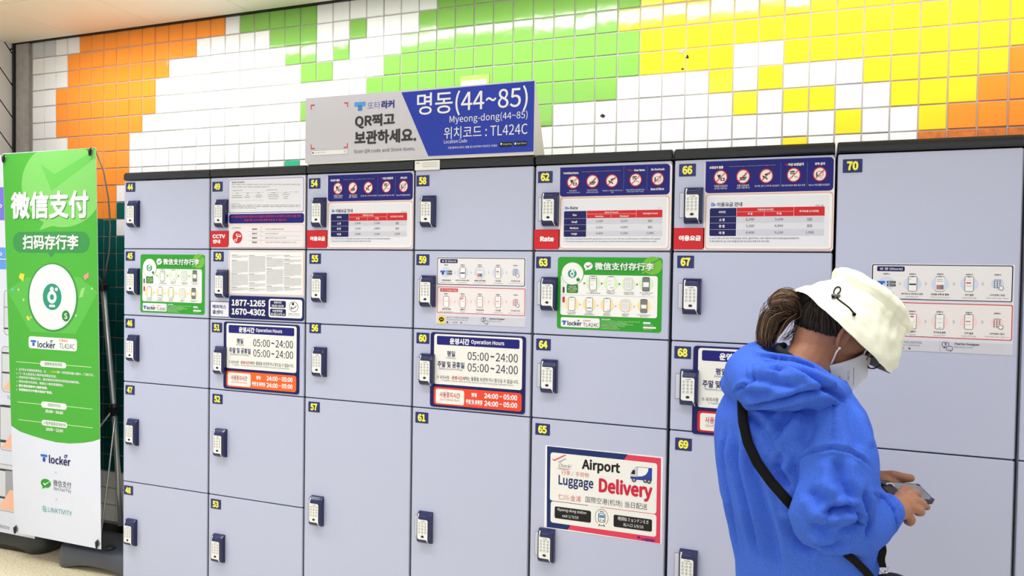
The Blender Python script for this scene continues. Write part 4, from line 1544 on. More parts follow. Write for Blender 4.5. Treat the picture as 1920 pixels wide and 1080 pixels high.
# ================================================================ BANNER STANDS
def rounded_base(root, cx, cy, w, d, h, rot, mt, name='base'):
    g = Mesh()

    def ring(sw, sd, z, r, arch=0.0):
        P = []
        for k, (sx_, sy_, a0) in enumerate(((1, -1, -PI / 2), (1, 1, 0), (-1, 1, PI / 2), (-1, -1, PI))):
            for i in range(7):
                a = a0 + PI / 2 * i / 6
                x = sx_ * (sw / 2 - r) + r * math.cos(a)
                y = sy_ * (sd / 2 - r) + r * math.sin(a)
                P.append((x, y))
        # extra points along the long sides so the underside can arch
        Q = []
        n = len(P)
        for i in range(n):
            Q.append(P[i])
            j = (i + 1) % n
            if i % 7 == 6:
                for t in (1 / 6, 2 / 6, 3 / 6, 4 / 6, 5 / 6):
                    Q.append((P[i][0] + (P[j][0] - P[i][0]) * t, P[i][1] + (P[j][1] - P[i][1]) * t))
        c, s = math.cos(rot), math.sin(rot)
        o = []
        for x, y in Q:
            zz = z + arch * max(0.0, 1 - (x / (sw * 0.30)) ** 2) ** 0.5
            o.append((cx + c * x - s * y, cy + s * x + c * y, zz))
        return o
    R = [ring(w * .90, d * .88, 0.001, .06, .028), ring(w * .97, d * .96, 0.004, .07, .028), ring(w, d, h * .35, .08, .006), ring(w * .985, d * .98, h * .72, .08), ring(w * .95, d * .94, h * .93, .07), ring(w * .90, d * .87, h, .06),
         ring(w * .60, d * .5, h + .004, .05), ring(w * .3, d * .2, h + .005, .02)]
    g.loft(R, mt, True, True)
    g.build(name, root, fix=True)
    # fill plug and moulded grip
    g = Mesh()
    g.tube([(cx + w * .12, cy - d * .28, h + 0.001), (cx + w * .12, cy - d * .28, h + 0.016)], [0.026, 0.024], mat('plug_plastic', (40, 42, 48), 0.4), 16)
    g.build('fill_plug', root, fix=True)


BY = -3.8 * U
root = thing('banner_stand', 'green payment banner on a metal pole stand at the left end of the lockers', 'banner', (8.9 * U, -2.2 * U, 0))
A = Art('banner', None, None, BY, parent=root).view(0, 0, 1.0)
M_BG = ink(76, 176, 60)
M_BG2 = ink(126, 204, 106)
M_BG3 = ink(104, 196, 88)
M_BG4 = ink(92, 188, 76)
M_BD = ink(58, 146, 76)
M_VINYL = ink(226, 231, 248)
A.part('banner_sheet')
CN = [(5, 288), (180, 277), (183, 420), (187, 700), (190, 1030), (28, 998), (22, 830), (16, 620), (10, 440)]
A.slab([A.q(*p) for p in CN][::-1], M_VINYL, 0.0012)


def edge_l(y):
    pts = [(5, 288), (10, 440), (16, 620), (22, 830), (28, 998)]
    for (xa, ya), (xb, yb) in zip(pts[:-1], pts[1:]):
        if y <= yb:
            return xa + (xb - xa) * (y - ya) / (yb - ya)
    return 28


def edge_r(y):
    pts = [(180, 277), (183, 420), (187, 700), (190, 1030)]
    for (xa, ya), (xb, yb) in zip(pts[:-1], pts[1:]):
        if y <= yb:
            return xa + (xb - xa) * (y - ya) / (yb - ya)
    return 190


def clampb(pts):
    o = []
    for x, y in pts:
        y = max(y, 288.4 - 11 * (x - 5) / 175.0 + 0.6)
        o.append((min(max(x, edge_l(y) + .3), edge_r(y) - .3), y))
    return o


A.part('green_panel')
A.poly(clampb([(0, 280), (190, 270), (190, 420), (190, 700), (190, 823), (175, 827.5), (155, 830.5), (130, 831.5), (105, 829), (81, 823), (58, 816), (38, 809), (0, 798), (0, 620), (0, 440)])[::-1], M_BG, 0.5)
A.part('bubble_art')
bub = [(118 + 77 * math.cos(t * 2 * PI / 60), 346 - 80 * math.sin(t * 2 * PI / 60)) for t in range(60)]
A.poly(clampb(bub), M_BG2, 1)
A.poly([(86, 412), (74, 432), (106, 421)], M_BG2, 1)
A.poly(clampb([(77, 308), (103, 327), (183, 280), (183, 294), (97, 358)]), M_BG3, 2)
A.part('title_pill')
A.rr(25, 435, 168, 474, 19, M_BD, 3)
A.poly([(88, 472), (104, 472), (96, 482)], M_BD, 3)
A.part('code_disc')
A.poly(clampb([(8, 545), (58, 622), (142, 626), (184, 548), (150, 520), (50, 520)]), M_BG4, 1)
A.ell(99, 557.5, 47, 64.5, M_BD, 3, 44)
A.ell(99, 557, 43.8, 61.5, ink(238, 238, 240), 4, 44)
A.ell(98.6, 556.5, 17.6, 25, TEALC, 5, 30)
A.ell(98.4, 557, 8.6, 12, ink(238, 238, 240), 6, 24, ring=.55)
A.ell(98.2, 542.5, 3.6, 5, ink(238, 238, 240), 6)
A.ell(106.8, 542.5, 2.6, 3.4, ink(238, 238, 240), 6)
A.rr(93, 571, 104.5, 576, 2.2, ink(238, 238, 240), 6)
A.ell(124.4, 592.5, 7.5, 10.5, GREEND, 5)
A.text('S', 121.5, 592.5, 127.3, 592.5, 11, ink(238, 238, 240), 6, .02)
A.part('confetti')
for P, mt in (([(36, 520), (39, 512), (47, 514), (44, 528)], YEL), ([(157, 518), (167, 510), (167, 520), (160, 525)], ink(244, 150, 140)), ([(149, 558), (153, 542), (160.5, 538), (156, 557)], ink(150, 214, 130)),
              ([(50, 594), (54, 592), (57, 600), (53, 601)], YEL), ([(21, 543), (26, 539), (27, 544), (23, 546)], ink(110, 200, 200))):
    A.poly(P, mt, 3)
for x, y in ((35.5, 543), (45, 562), (58.5, 595), (143, 592), (173, 541)):
    A.poly([(x - 2.6, y), (x - .6, y - .8), (x, y - 4), (x + .6, y - .8), (x + 2.6, y), (x + .6, y + .8), (x, y + 4), (x - .6, y + .8)], ink(214, 240, 190), 3)
A.part('logo_label')
A.rr(54.5, 630, 145, 659, 4, WHITE, 3)
locker_logo(A, 58.5, 104.5, 643.5, 648, 12.5)
for (x0, y0, x1, y1) in ((76, 676, 125, 691), (78, 752, 126, 769), (79, 786.5, 127, 803)):
    A.part('heading_pill', True)
    A.rr(x0, y0, x1, y1, 7, WHITE, 3)
A.part('rule_line')
for (xa, ya, xb, yb) in ((31, 678.3, 76, 681.5), (125, 685, 172, 688.3), (33, 753.7, 78, 757.7), (126, 762.3, 174, 766.7), (35, 786.7, 79, 791.5), (127, 797, 174.5, 801.7)):
    A.line(xa, ya, xb, yb, 1.1, ink(214, 240, 190), 2)
A.part('pay_logo')
bubble(A, 86.6, 906, 9.4, GREEN, WHITE, 3)
A.part('partner_logo')
for yy, xa, xb in ((949.5, 80, 87), (954, 79, 88), (958, 81, 89)):
    A.line(xa, yy - .5, xb, yy + .8, 1.3, ink(110, 190, 190), 3)
A.line(82.5, 947, 82.5, 957, 1.2, ink(110, 190, 190), 3)
A.line(86, 951, 86, 961, 1.2, ink(110, 190, 190), 3)
A.part('lettering')
SH = ink(70, 130, 66)
for dx, dy, mt, ly in ((1.0, 1.6, SH, 3), (0, 0, WHITE, 4)):
    A.text('微信支付', 21 + dx, 387 + dy, 167 + dx, 381 + dy, 52, mt, ly, .024)
for dx, dy, mt, ly in ((.8, 1.0, SH, 4), (0, 0, WHITE, 5)):
    A.text('扫码存行李', 43.5 + dx, 454.5 + dy, 148 + dx, 453.5 + dy, 28, mt, ly, .018)
A.text('位置编号', 111.5, 637.5, 128, 639.5, 5, ORED, 4)
A.text('TL424C', 112, 648, 140.5, 650.5, 9.6, DGREY, 4)
A.text('储物柜使用须知', 84, 682, 117.5, 684, 7, GREEND, 4)
A.text('存取件时间', 90.5, 759.5, 114, 760.5, 7, GREEND, 4)
A.text('小程序客服咨询时间', 82, 792.5, 124, 797, 7, GREEND, 4)
A.text('05:00 ~ 24:00', 86, 771, 119, 773.5, 6, WHITE, 3, .03)
A.text('10:00 ~ 22:00', 87, 804, 119, 808, 6, WHITE, 3, .03)
for i, (s, w_) in enumerate((('支付四小时基础免费存出，在', 51), ('门一关上就自动上锁并检查锁定状态。', 71), ('存放时间不得超过5天，超过规定时间的失效物品将被转移。', 114), ('使用过程中的咨询，请通过小程序客服联系。', 84), ('更多须知请参考小程序说明。', 54), ('仅限微信支付中国大陆用户使用。', 63))):
    y = 692.5 + i * 7.65
    A.text(s, 36, y, 36 + w_, y + w_ * .075, 5.2, WHITE, 3, .03 if i > 3 else .012)
    A.ell(32.3, y - .2, .9, 1.0, WHITE, 3, 8)
A.text('一分钟内', 92.5, 696.6, 107.5, 697.8, 5, YEL, 3)
A.text('将一次性密码输入箱中，门将打开。', 108, 697.6, 177, 703.5, 5.2, WHITE, 3, .012)
locker_logo(A, 77, 133, 859, 866, 16)
A.text('×', 103, 885.5, 107, 886, 4, GREYL, 3)
A.text('微信支付', 100.5, 906, 134, 909, 12, DGREY, 3)
A.text('WeChat Pay', 101, 915.5, 134, 922, 9, GREYT, 3)
A.text('×', 104.5, 935.8, 108.5, 936.4, 4, GREYL, 3)
A.text('LINKTIVITY', 91, 955.5, 135, 962.5, 8.5, ink(60, 160, 160), 3)
A.done()

M_ALU = mat('brushed_aluminium', (186, 190, 190), 0.32, 0.85)
M_ROD = mat('grey_rod', (120, 122, 122), 0.35, 0.6)
M_CLAMP = mat('black_clamp', (20, 21, 23), 0.35)


def yp(px, py, u_):
    return at_y(px, py, u_ * U)


pole = Mesh()
pole.tube([yp(194, 545, -2.9), yp(214, 765, -2.6), yp(227, 985, -2.3)], [0.0135, 0.0135, 0.0135], M_ALU, 14)
pole.build('pole', root)
g = Mesh()
g.tube([yp(194, 532, -2.9), yp(205, 470, -3.0), yp(207, 425, -3.1), yp(203, 370, -3.3), yp(194, 320, -3.5), yp(178, 280, -3.70)], [0.0045, 0.0042, 0.004, 0.0036, 0.0032, 0.003], M_ROD, 8)
g.build('flexible_arm', root)
g = Mesh()
g.tube([yp(194, 532, -2.9), yp(150, 470, -3.1), yp(80, 380, -3.4), yp(9, 292, -3.70)], [0.0045, 0.0042, 0.0036, 0.003], M_ROD, 8)
g.build('flexible_arm', root)
g = Mesh()
g.tube([yp(217, 772, -2.75), yp(204, 885, -3.2), yp(188, 1012, -3.70)], [0.0048, 0.0045, 0.0040], M_ALU, 8)
g.build('lower_arm', root)
g = Mesh()
g.tube([yp(212, 768, -2.75), yp(187, 800, -3.0), yp(110, 890, -3.3), yp(33, 990, -3.70)], [0.0048, 0.0046, 0.0044, 0.0040], M_ALU, 8)
g.build('lower_arm', root)
g = Mesh()
p = yp(193, 537, -2.9)
g.tube([p + Vector((-.003, 0, -.022)), p + Vector((-.001, 0, -.004)), p + Vector((0, 0, .012)), p + Vector((0.001, 0, .016))], [0.019, 0.021, 0.021, 0.016], M_CLAMP, 12, smooth=False)
g.box(p.x + 0.012, p.x + 0.030, p.y - 0.012, p.y + 0.012, p.z - 0.014, p.z + 0.010, M_CLAMP, 0.003)
g.build('clamp', root)
g = Mesh()
p = yp(215, 768, -2.6)
g.tube([p + Vector((.001, 0, -.03)), p + Vector((0, 0, -.01)), p + Vector((-.002, 0, .03))], [0.022, 0.024, 0.022], M_CLAMP, 12, smooth=False)
g.box(p.x - 0.034, p.x - 0.012, p.y - 0.03, p.y + 0.008, p.z - 0.022, p.z + 0.010, M_CLAMP, 0.004)
g.box(p.x + 0.006, p.x + 0.030, p.y - 0.03, p.y + 0.008, p.z - 0.024, p.z + 0.014, M_CLAMP, 0.004)
g.build('clamp', root)
for (px, py) in ((9, 297), (171, 284), (31, 991), (184, 1018)):
    g = Mesh()
    p = at_y(px, py, BY)
    g.tube([(p.x + 0.012 * math.cos(t), BY - 0.002, p.z + 0.012 * math.sin(t)) for t in [2 * PI * i / 14 for i in range(14)]], 0.0032, mat('eyelet_steel', (150, 150, 148), 0.3, 0.9), 6, closed=True)
    g.tube([(p.x, BY + 0.004, p.z + 0.014), (p.x + 0.001, BY - 0.010, p.z + 0.006), (p.x + 0.004, BY - 0.012, p.z - 0.010), (p.x + 0.001, BY - 0.009, p.z - 0.022)], [0.006, 0.0075, 0.006, 0.004], M_CLAMP, 8)
    g.build('corner_hook', root)
rounded_base(root, 9.2 * U, -1.98 * U, 5.8 * U, 3.0 * U, 0.108, 0.06, mat('base_grey_plastic', (74, 78, 90), 0.42, bump=0.06, bump_scale=300))

# second stand, mostly behind the green one
BY2 = -3.25 * U
root = thing('banner_stand', 'white how-to banner with phone drawings, mostly behind the green banner', 'banner', (1.8 * U, -1.9 * U, 0))
A = Art('banner', None, None, BY2, parent=root).view(0, 0, 1.0)
A.part('banner_sheet')
zt, zb = at_y(2, 291, BY2).z, at_y(10, 999, BY2).z
XL, XR = -1.2 * U, 4.6 * U
A.slab([(XL, zb), (XR, zb), (XR, zt), (XL, zt)], M_VINYL, 0.0012)


def band(y0, y1, mt):
    za, zc = at_y(4, y0, BY2).z, at_y(4, y1, BY2).z
    A.put([(XL, zc), (XR, zc), (XR, za), (XL, za)], mt, 1)


A.part('colour_band', True)
band(351, 413, ink(124, 122, 232))
A.part('colour_band', True)
band(464, 505, ink(104, 160, 240))
A.part('phone_drawing')
PCH = ink(250, 196, 166)
for y0, y1, x0, bands in ((544, 622, 8, ((574, 1.2), (614, 3))), (649, 730, 4, ((660, 3), (697, 3))), (758, 840, 1, ((760, 4), (826, 5))), (868, 954, -6, ((879, 4), (931, 4)))):
    A.rr(x0, y0, x0 + 36, y1 + 8, 5, DGREY, 2)
    A.rr(x0 + .8, y0 + .8, x0 + 35.2, y1 + 7.2, 4.4, ink(220, 222, 232), 3)
    for yy, hh in bands:
        A.line(x0, yy, x0 + 36, yy + 5, hh, DGREY, 4)
    if y0 > 600:
        A.poly([(x0 + 1, y1 - 1), (x0 + 9, y1 - 9), (x0 + 26, y1 - 36), (x0 + 34, y1 - 34), (x0 + 34, y1 + 4)], PCH, 5)
    if y0 > 860:
        A.poly([(x0 + 17, y0 + 14), (x0 + 34, y0 + 16), (x0 + 34, y0 + 50), (x0 + 20, y0 + 62), (x0 + 17, y0 + 62)], ink(170, 170, 178), 4)
A.part('lettering')
A.text('STEP', -22, 389, 4.5, 388, 11, WHITE, 3, .02)
A.text('STEP', -24, 478, 5, 478, 10, WHITE, 3, .02)
A.line(-6, 485, 24, 487, 1.6, WHITE, 3)
A.text('Tap', 14, 746, 25, 747, 8, DGREY, 3)
A.text('Take out', 17, 955, 44, 959, 9, DGREY, 3)
A.text('Seoul Metro', -24, 984, 18.5, 986, 8, GREYT, 3, slant=.2)
A.done()
g = Mesh()
g.tube([(1.6 * U, -1.7 * U, 0.11), (1.6 * U, -2.1 * U, 0.9), (1.6 * U, -2.4 * U, zt - 0.05)], 0.0125, M_ALU, 12)
g.build('pole', root)
g = Mesh()
g.tube([(XL + 0.02, BY2 + 0.012, zt - 0.02), (1.6 * U, -2.4 * U, zt - 0.05), (XR - 0.02, BY2 + 0.012, zt - 0.02)], 0.004, M_ROD, 8)
g.build('upper_arm', root)
g = Mesh()
g.tube([(XL + 0.02, BY2 + 0.012, zb + 0.02), (1.6 * U, -2.0 * U, zb + 0.35), (XR - 0.02, BY2 + 0.012, zb + 0.02)], 0.004, M_ROD, 8)
g.build('lower_arm', root)
rounded_base(root, 1.75 * U, -1.62 * U, 5.5 * U, 2.9 * U, 0.108, 0.05, mat('base_dark_plastic', (50, 54, 54), 0.45, bump=0.06, bump_scale=300))


# ================================================================ THE WOMAN WITH THE PHONE
def P(px, py, d):
    return CAM + ray(px, py) * d


RH = CR.copy()
RH.z = 0
RH.normalize()
FH = Vector((CF.x, CF.y, 0)).normalized()
UP = Vector((0, 0, 1))
AB = math.radians(24)
BF = RH * math.cos(AB) + FH * math.sin(AB)        # the way the body faces
BR = RH * math.sin(AB) - FH * math.cos(AB)        # the body's right-hand side, towards the camera

M_HOOD = mat('blue_fleece', (66, 106, 214), 0.9, noise_amt=0.20, noise_scale=420, bump=0.35, bump_scale=700, spec=0.15)
M_SKIN = mat('skin', (164, 114, 88), 0.55, noise_amt=0.06, noise_scale=60, bump=0.12, bump_scale=260, spec=0.35)
M_HAT = mat('cream_cotton', (236, 238, 220), 0.85, noise_amt=0.02, noise_scale=30, bump=0.25, bump_scale=160, spec=0.2)
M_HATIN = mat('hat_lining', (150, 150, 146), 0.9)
M_HAIR = mat('hair_dark', (30, 24, 22), 0.6, spec=0.25)
M_HAIR2 = mat('hair_brown', (84, 62, 46), 0.5, spec=0.35)
M_HAIR3 = mat('hair_light', (132, 102, 76), 0.42)
M_MASK = mat('mask_white', (224, 226, 234), 0.8, bump=0.1, bump_scale=500, spec=0.2)
M_STRAP = mat('black_webbing', (9, 9, 10), 0.8, spec=0.2)
M_TROU = mat('dark_trousers', (38, 40, 48), 0.85)


def ring_at(c, ex, ey, a, b, n=28, p=2.2):
    o = []
    for k in range(n):
        t = 2 * PI * k / n
        ct, st = math.cos(t), math.sin(t)
        o.append(c + ex * (a * abs(ct) ** (2 / p) * (1 if ct >= 0 else -1)) + ey * (b * abs(st) ** (2 / p) * (1 if st >= 0 else -1)))
    return o


def blob(M_, c, ex, ey, ez, a, b, d, mt, n=16, m_=10):
    rings = []
    for i in range(1, m_):
        th = PI * i / m_
        rings.append([c + ez * (d * math.cos(th)) + ex * (a * math.sin(th) * math.cos(2 * PI * k / n)) + ey * (b * math.sin(th) * math.sin(2 * PI * k / n)) for k in range(n)])
    M_.loft(rings[::-1], mt)


def smooth_path(pts, rad, k=6):
    """Catmull-Rom resample of points and radii"""
    pts = [Vector(p) for p in pts]
    o, r = [], []
    n = len(pts)
    for i in range(n - 1):
        p0, p1, p2, p3 = pts[max(i - 1, 0)], pts[i], pts[i + 1], pts[min(i + 2, n - 1)]
        for j in range(k):
            t = j / k
            o.append(0.5 * ((2 * p1) + (-p0 + p2) * t + (2 * p0 - 5 * p1 + 4 * p2 - p3) * t * t + (-p0 + 3 * p1 - 3 * p2 + p3) * t ** 3))
            r.append(rad[i] + (rad[i + 1] - rad[i]) * (t * t * (3 - 2 * t)))
    o.append(pts[-1])
    r.append(rad[-1])
    return o, r


def limb(M_, pts, rad, mt, k=6, n=18):
    o, r = smooth_path(pts, rad, k)
    # rounded ends
    d0 = (o[0] - o[1]).normalized()
    d1 = (o[-1] - o[-2]).normalized()
    o = [o[0] + d0 * r[0] * .8, o[0] + d0 * r[0] * .5] + o + [o[-1] + d1 * r[-1] * .5, o[-1] + d1 * r[-1] * .8]
    r = [r[0] * .35, r[0] * .8] + r + [r[-1] * .8, r[-1] * .35]
    M_.tube(o, r, mt, n)


def fuse(M_, name, voxel, iters, mt, factor=0.5):
    """join the shapes into one continuous surface"""
    me = M_.mesh(name)
    bm = bmesh.new()
    bm.from_mesh(me)
    bmesh.ops.recalc_face_normals(bm, faces=bm.faces)
    bm.to_mesh(me)
    bm.free()
    o = bpy.data.objects.new(name, me)
    COL.objects.link(o)
    md = o.modifiers.new('r', 'REMESH')
    md.mode = 'VOXEL'
    md.voxel_size = voxel
    if iters:
        sm = o.modifiers.new('s', 'SMOOTH')
        sm.factor = factor
        sm.iterations = iters
    dg = bpy.context.evaluated_depsgraph_get()
    dg.update()
    res = bpy.data.meshes.new_from_object(o.evaluated_get(dg))
    bpy.data.objects.remove(o)
    res.name = name
    res.materials.clear()
    res.materials.append(mt)
    for p in res.polygons:
        p.use_smooth = True
        p.material_index = 0
    return res


def tree_of(me):
    return BVHTree.FromPolygons([v.co for v in me.vertices], [tuple(p.vertices) for p in me.polygons])


def on_surface(tree, px, py, fallback=1.7):
    v = ray(px, py).normalized()
    h = tree.ray_cast(CAM, v)
    return h[0] if h[0] is not None else None


def creases(me, strokes, tree):
    """press fold lines into a cloth surface: (points on the cloth, depth, width, ridge)"""
    import numpy as np
    n = len(me.vertices)
    co = np.empty(n * 3)
    me.vertices.foreach_get('co', co)
    co = co.reshape(-1, 3)
    no = np.empty(n * 3)
    me.vertex_normals.foreach_get('vector', no)
    no = no.reshape(-1, 3)
    disp = np.zeros(n)
    for pts, amp, wd, ridge in strokes:
        amp, ridge = amp * 2.4, ridge * 2.5
        q = []
        for a, b in zip(pts[:-1], pts[1:]):
            L = max(2, int(math.hypot(b[0] - a[0], b[1] - a[1]) / 4))
            for i in range(L):
                s = on_surface(tree, a[0] + (b[0] - a[0]) * i / L, a[1] + (b[1] - a[1]) * i / L)
                if s is not None:
                    q.append(tuple(s))
        if len(q) < 2:
            continue
        q = np.array(q)
        lo, hi = q.min(0) - wd * 5, q.max(0) + wd * 5
        idx = np.where(((co > lo) & (co < hi)).all(1))[0]
        if not len(idx):
            continue
        d2 = ((co[idx][:, None, :] - q[None]) ** 2).sum(2)
        j = d2.argmin(1)
        d = np.sqrt(d2[np.arange(len(idx)), j])
        fade = np.minimum(1.0, np.minimum(j, len(q) - 1 - j) / (0.18 * len(q) + 1e-6) + 0.15)
        disp[idx] += fade * (-amp * np.exp(-(d / wd) ** 2) + ridge * np.exp(-((d - 2.1 * wd) / (1.1 * wd)) ** 2))
    co = co + no * disp[:, None]
    me.vertices.foreach_set('co', co.ravel())
    me.update()


# ---------------------------------------------------------------- head frame
HA, HP = math.radians(20), math.radians(38)
HC = P(1564, 621, 1.84)
hf = (RH * math.cos(HA) + FH * math.sin(HA)) * math.cos(HP) - UP * math.sin(HP)
hr = RH * math.sin(HA) - FH * math.cos(HA)
hu = hr.cross(hf).normalized()
HROLL = math.radians(13)
hr, hu = (hr * math.cos(HROLL) - hu * math.sin(HROLL)), (hu * math.cos(HROLL) + hr * math.sin(HROLL))


def H(f, r, u):
    return HC + hf * f + hr * r + hu * u


# ---------------------------------------------------------------- body (one continuous surface)
TORSO = [  # py, px, half front-back, half lateral, depth
    (1180, 1520, .125, .170), (1080, 1515, .120, .160), (960, 1500, .105, .150), (860, 1490, .105, .150), (790, 1484, .090, .150), (750, 1488, .075, .120), (722, 1494, .055, .065)]
body = Mesh()
body.loft([ring_at(P(px, py, 1.80), BF, BR, a, b) for py, px, a, b in TORSO], M_SKIN)
# neck and head
limb(body, [P(1488, 722, 1.81), P(1508, 686, 1.82), P(1530, 655, 1.83), H(-.018, 0, -.02)], [.060, .053, .052, .055], M_SKIN)
limb(body, [P(1500, 700, 1.82), P(1522, 660, 1.832), H(-.034, 0, -.024)], [.052, .053, .053], M_SKIN)
blob(body, H(-.010, 0, .022), hf, hr, hu, .096, .075, .098, M_SKIN, 24, 16)
blob(body, H(.038, 0, -.050), hf, hr, hu, .064, .051, .078, M_SKIN, 20, 14)
blob(body, H(.076, 0, -.108), hf, hr, hu, .022, .026, .018, M_SKIN, 12, 8)
limb(body, [H(.090, 0, -.002), H(.102, 0, -.022), H(.112, 0, -.036)], [.008, .009, .011], M_SKIN, 4, 10)
for s in (-1, 1):
    blob(body, H(.106, .010 * s, -.040), hf, hr, hu, .008, .007, .006, M_SKIN, 10, 6)          # nostril wings
    blob(body, H(.084, .031 * s, -.002), hf, hr, hu, .013, .016, .011, M_SKIN, 12, 8)           # closed lid over the eye
    limb(body, [H(.083, .048 * s, .016), H(.094, .030 * s, .020), H(.096, .012 * s, .014)], [.006, .008, .007], M_SKIN, 4, 8)
    limb(body, [H(.094, .022 * s, -.066), H(.104, .008 * s, -.065), H(.105, 0, -.066)], [.004, .0065, .0065], M_SKIN, 3, 8)
    blob(body, H(.058, .035 * s, -.036), hf, hr, hu, .024, .014, .020, M_SKIN, 12, 8)           # cheekbone
    # ear: rim, lobe and bowl
    e = [(.008, .074, -.024), (-.002, .081, -.006), (-.012, .086, .012), (-.018, .086, .022), (-.026, .085, .014), (-.027, .084, -.004), (-.020, .081, -.022), (-.008, .077, -.036), (.002, .075, -.038), (.006, .074, -.028)]
    e = [H(x - .018, y * s, z) for x, y, z in e]
    body.tube(smooth_path(e, [.0045] * len(e), 3)[0], .0048, M_SKIN, 8)
    blob(body, H(-.028, .075 * s, -.006), hf, hr, hu, .016, .005, .026, M_SKIN, 12, 8)
# arms
limb(body, [P(1548, 800, 1.70), P(1555, 900, 1.66), P(1548, 975, 1.64), P(1600, 980, 1.66), P(1668, 958, 1.685), P(1694, 950, 1.70)], [.05, .042, .036, .036, .029, .024], M_SKIN)
limb(body, [P(1430, 800, 1.93), P(1480, 900, 1.96), P(1535, 935, 1.96), P(1600, 915, 1.93), P(1636, 903, 1.915)], [.05, .042, .036, .030, .025], M_SKIN)


def finger(pts, rad):
    limb(body, [P(*p) for p in pts], rad, M_SKIN, 5, 12)
    for p, r in zip(pts[:-1], rad[:-1]):
        blob(body, P(*p), RH, FH, UP, r * 1.07, r * 1.07, r * 1.07, M_SKIN, 10, 7)


# right hand: back of the hand towards us, fingers folded under the phone's near edge, index and thumb over the screen
limb(body, [P(1678, 953, 1.70), P(1692, 947, 1.702), P(1702, 943, 1.708)], [.025, .0265, .0225], M_SKIN, 5, 16)
blob(body, P(1694, 933, 1.715), RH, FH, UP, .019, .022, .015, M_SKIN)
finger([(1705, 927, 1.715), (1716, 925, 1.742), (1720, 929, 1.766), (1718, 932, 1.782)], [.0116, .0100, .0090, .0076])
finger([(1714, 938, 1.700), (1727, 942, 1.715), (1732, 947, 1.745), (1726, 950, 1.772)], [.0112, .0098, .0088, .0076])
finger([(1710, 951, 1.690), (1724, 956.5, 1.700), (1727, 961, 1.732), (1719, 962, 1.760)], [.0108, .0096, .0086, .0074])
finger([(1699, 963, 1.690), (1709, 974, 1.698), (1706, 980, 1.724), (1699, 978, 1.748)], [.0102, .0092, .0082, .0070])
finger([(1690, 933, 1.720), (1692, 923, 1.748), (1699, 918, 1.772), (1706, 919, 1.790)], [.0125, .0110, .0100, .0084])
# left hand: palm under the phone, thumb along its far edge, fingertips reaching the near edge from below
limb(body, [P(1636, 903, 1.915), P(1656, 906, 1.890), P(1676, 914, 1.880)], [.025, .028, .025], M_SKIN, 5, 16)
finger([(1652, 894, 1.895), (1674, 892, 1.880), (1696, 896, 1.868), (1709, 896.5, 1.862)], [.0150, .0130, .0115, .0098])
finger([(1686, 917, 1.872), (1712, 931, 1.848), (1732, 948, 1.815), (1739, 951, 1.792)], [.0105, .0098, .0088, .0076])
finger([(1680, 920, 1.868), (1702, 935, 1.840), (1716, 951, 1.806), (1720, 953, 1.785)], [.0108, .0100, .0090, .0078])
finger([(1673, 922, 1.866), (1690, 936, 1.838), (1702, 950, 1.806), (1705, 952, 1.787)], [.0104, .0096, .0086, .0074])
finger([(1666, 922, 1.868), (1678, 935, 1.842), (1686, 946, 1.818), (1688, 948, 1.802)], [.0094, .0086, .0076, .0066])
# legs
HIP = P(1520, 1180, 1.80)
for s in (-1, 1):
    a = HIP + BR * (.085 * s)
    a.z = 0.74
    k = HIP + BR * (.090 * s) + BF * (.02 + .02 * s)
    k.z = 0.42
    an = HIP + BR * (.095 * s) + BF * (.00 + .04 * s)
    an.z = 0.09
    toe = an + BF * 0.13
    toe.z = 0.035
    hl = an - BF * .02
    hl.z = .05
    limb(body, [a, (a + k) / 2 + BF * .01, k, (k + an) / 2 - BF * .012, an], [.078, .070, .052, .046, .036], M_SKIN)
    limb(body, [hl, an + BF * .05 - UP * .045, toe], [.033, .034, .026], M_SKIN)
person_me = fuse(body, 'person', 0.0032, 3, M_SKIN, 0.45)
person = bpy.data.objects.new('person', person_me)
COL.objects.link(person)
tag(person, 'woman in a blue hoodie and cream bucket hat bending over her phone', 'person')


def child(name, me, parent=None):
    o = bpy.data.objects.new(name, me)
    COL.objects.link(o)
    o.parent = parent or person
    return o


# ---------------------------------------------------------------- hoodie
HT = [  # py, px, half front-back, half lateral
    (1200, 1509, .116, .178), (1150, 1508, .120, .180), (1080, 1505, .118, .178), (1010, 1500, .128, .188), (950, 1498, .150, .202), (890, 1490, .149, .200), (830, 1484, .146, .196), (785, 1482, .138, .192), (755, 1484, .120, .180), (730, 1488, .095, .150), (712, 1493, .075, .10)]
tors = Mesh()
tors.loft([ring_at(P(px, py, 1.80), BF, BR, a, b, 36, 2.3) for py, px, a, b in HT], M_HOOD)
torso_only = fuse(tors, 'torso', 0.008, 2, M_HOOD)
hood = Mesh()
hood.loft([ring_at(P(px, py, 1.80), BF, BR, a, b, 36, 2.3) for py, px, a, b in HT], M_HOOD)
# right sleeve
limb(hood, [P(1535, 778, 1.70), P(1556, 812, 1.67), P(1564, 862, 1.65), P(1560, 910, 1.635), P(1541, 950, 1.63), P(1556, 982, 1.63), P(1592, 985, 1.645), P(1624, 974, 1.665), P(1648, 963, 1.678), P(1661, 957, 1.685)],
     [.066, .080, .088, .089, .085, .071, .068, .060, .050, .043], M_HOOD, 6, 26)
# left sleeve
limb(hood, [P(1440, 778, 1.90), P(1430, 812, 1.93), P(1455, 870, 1.96), P(1500, 930, 1.97), P(1560, 925, 1.95), P(1616, 907, 1.922)], [.066, .076, .078, .072, .055, .043], M_HOOD, 6, 20)
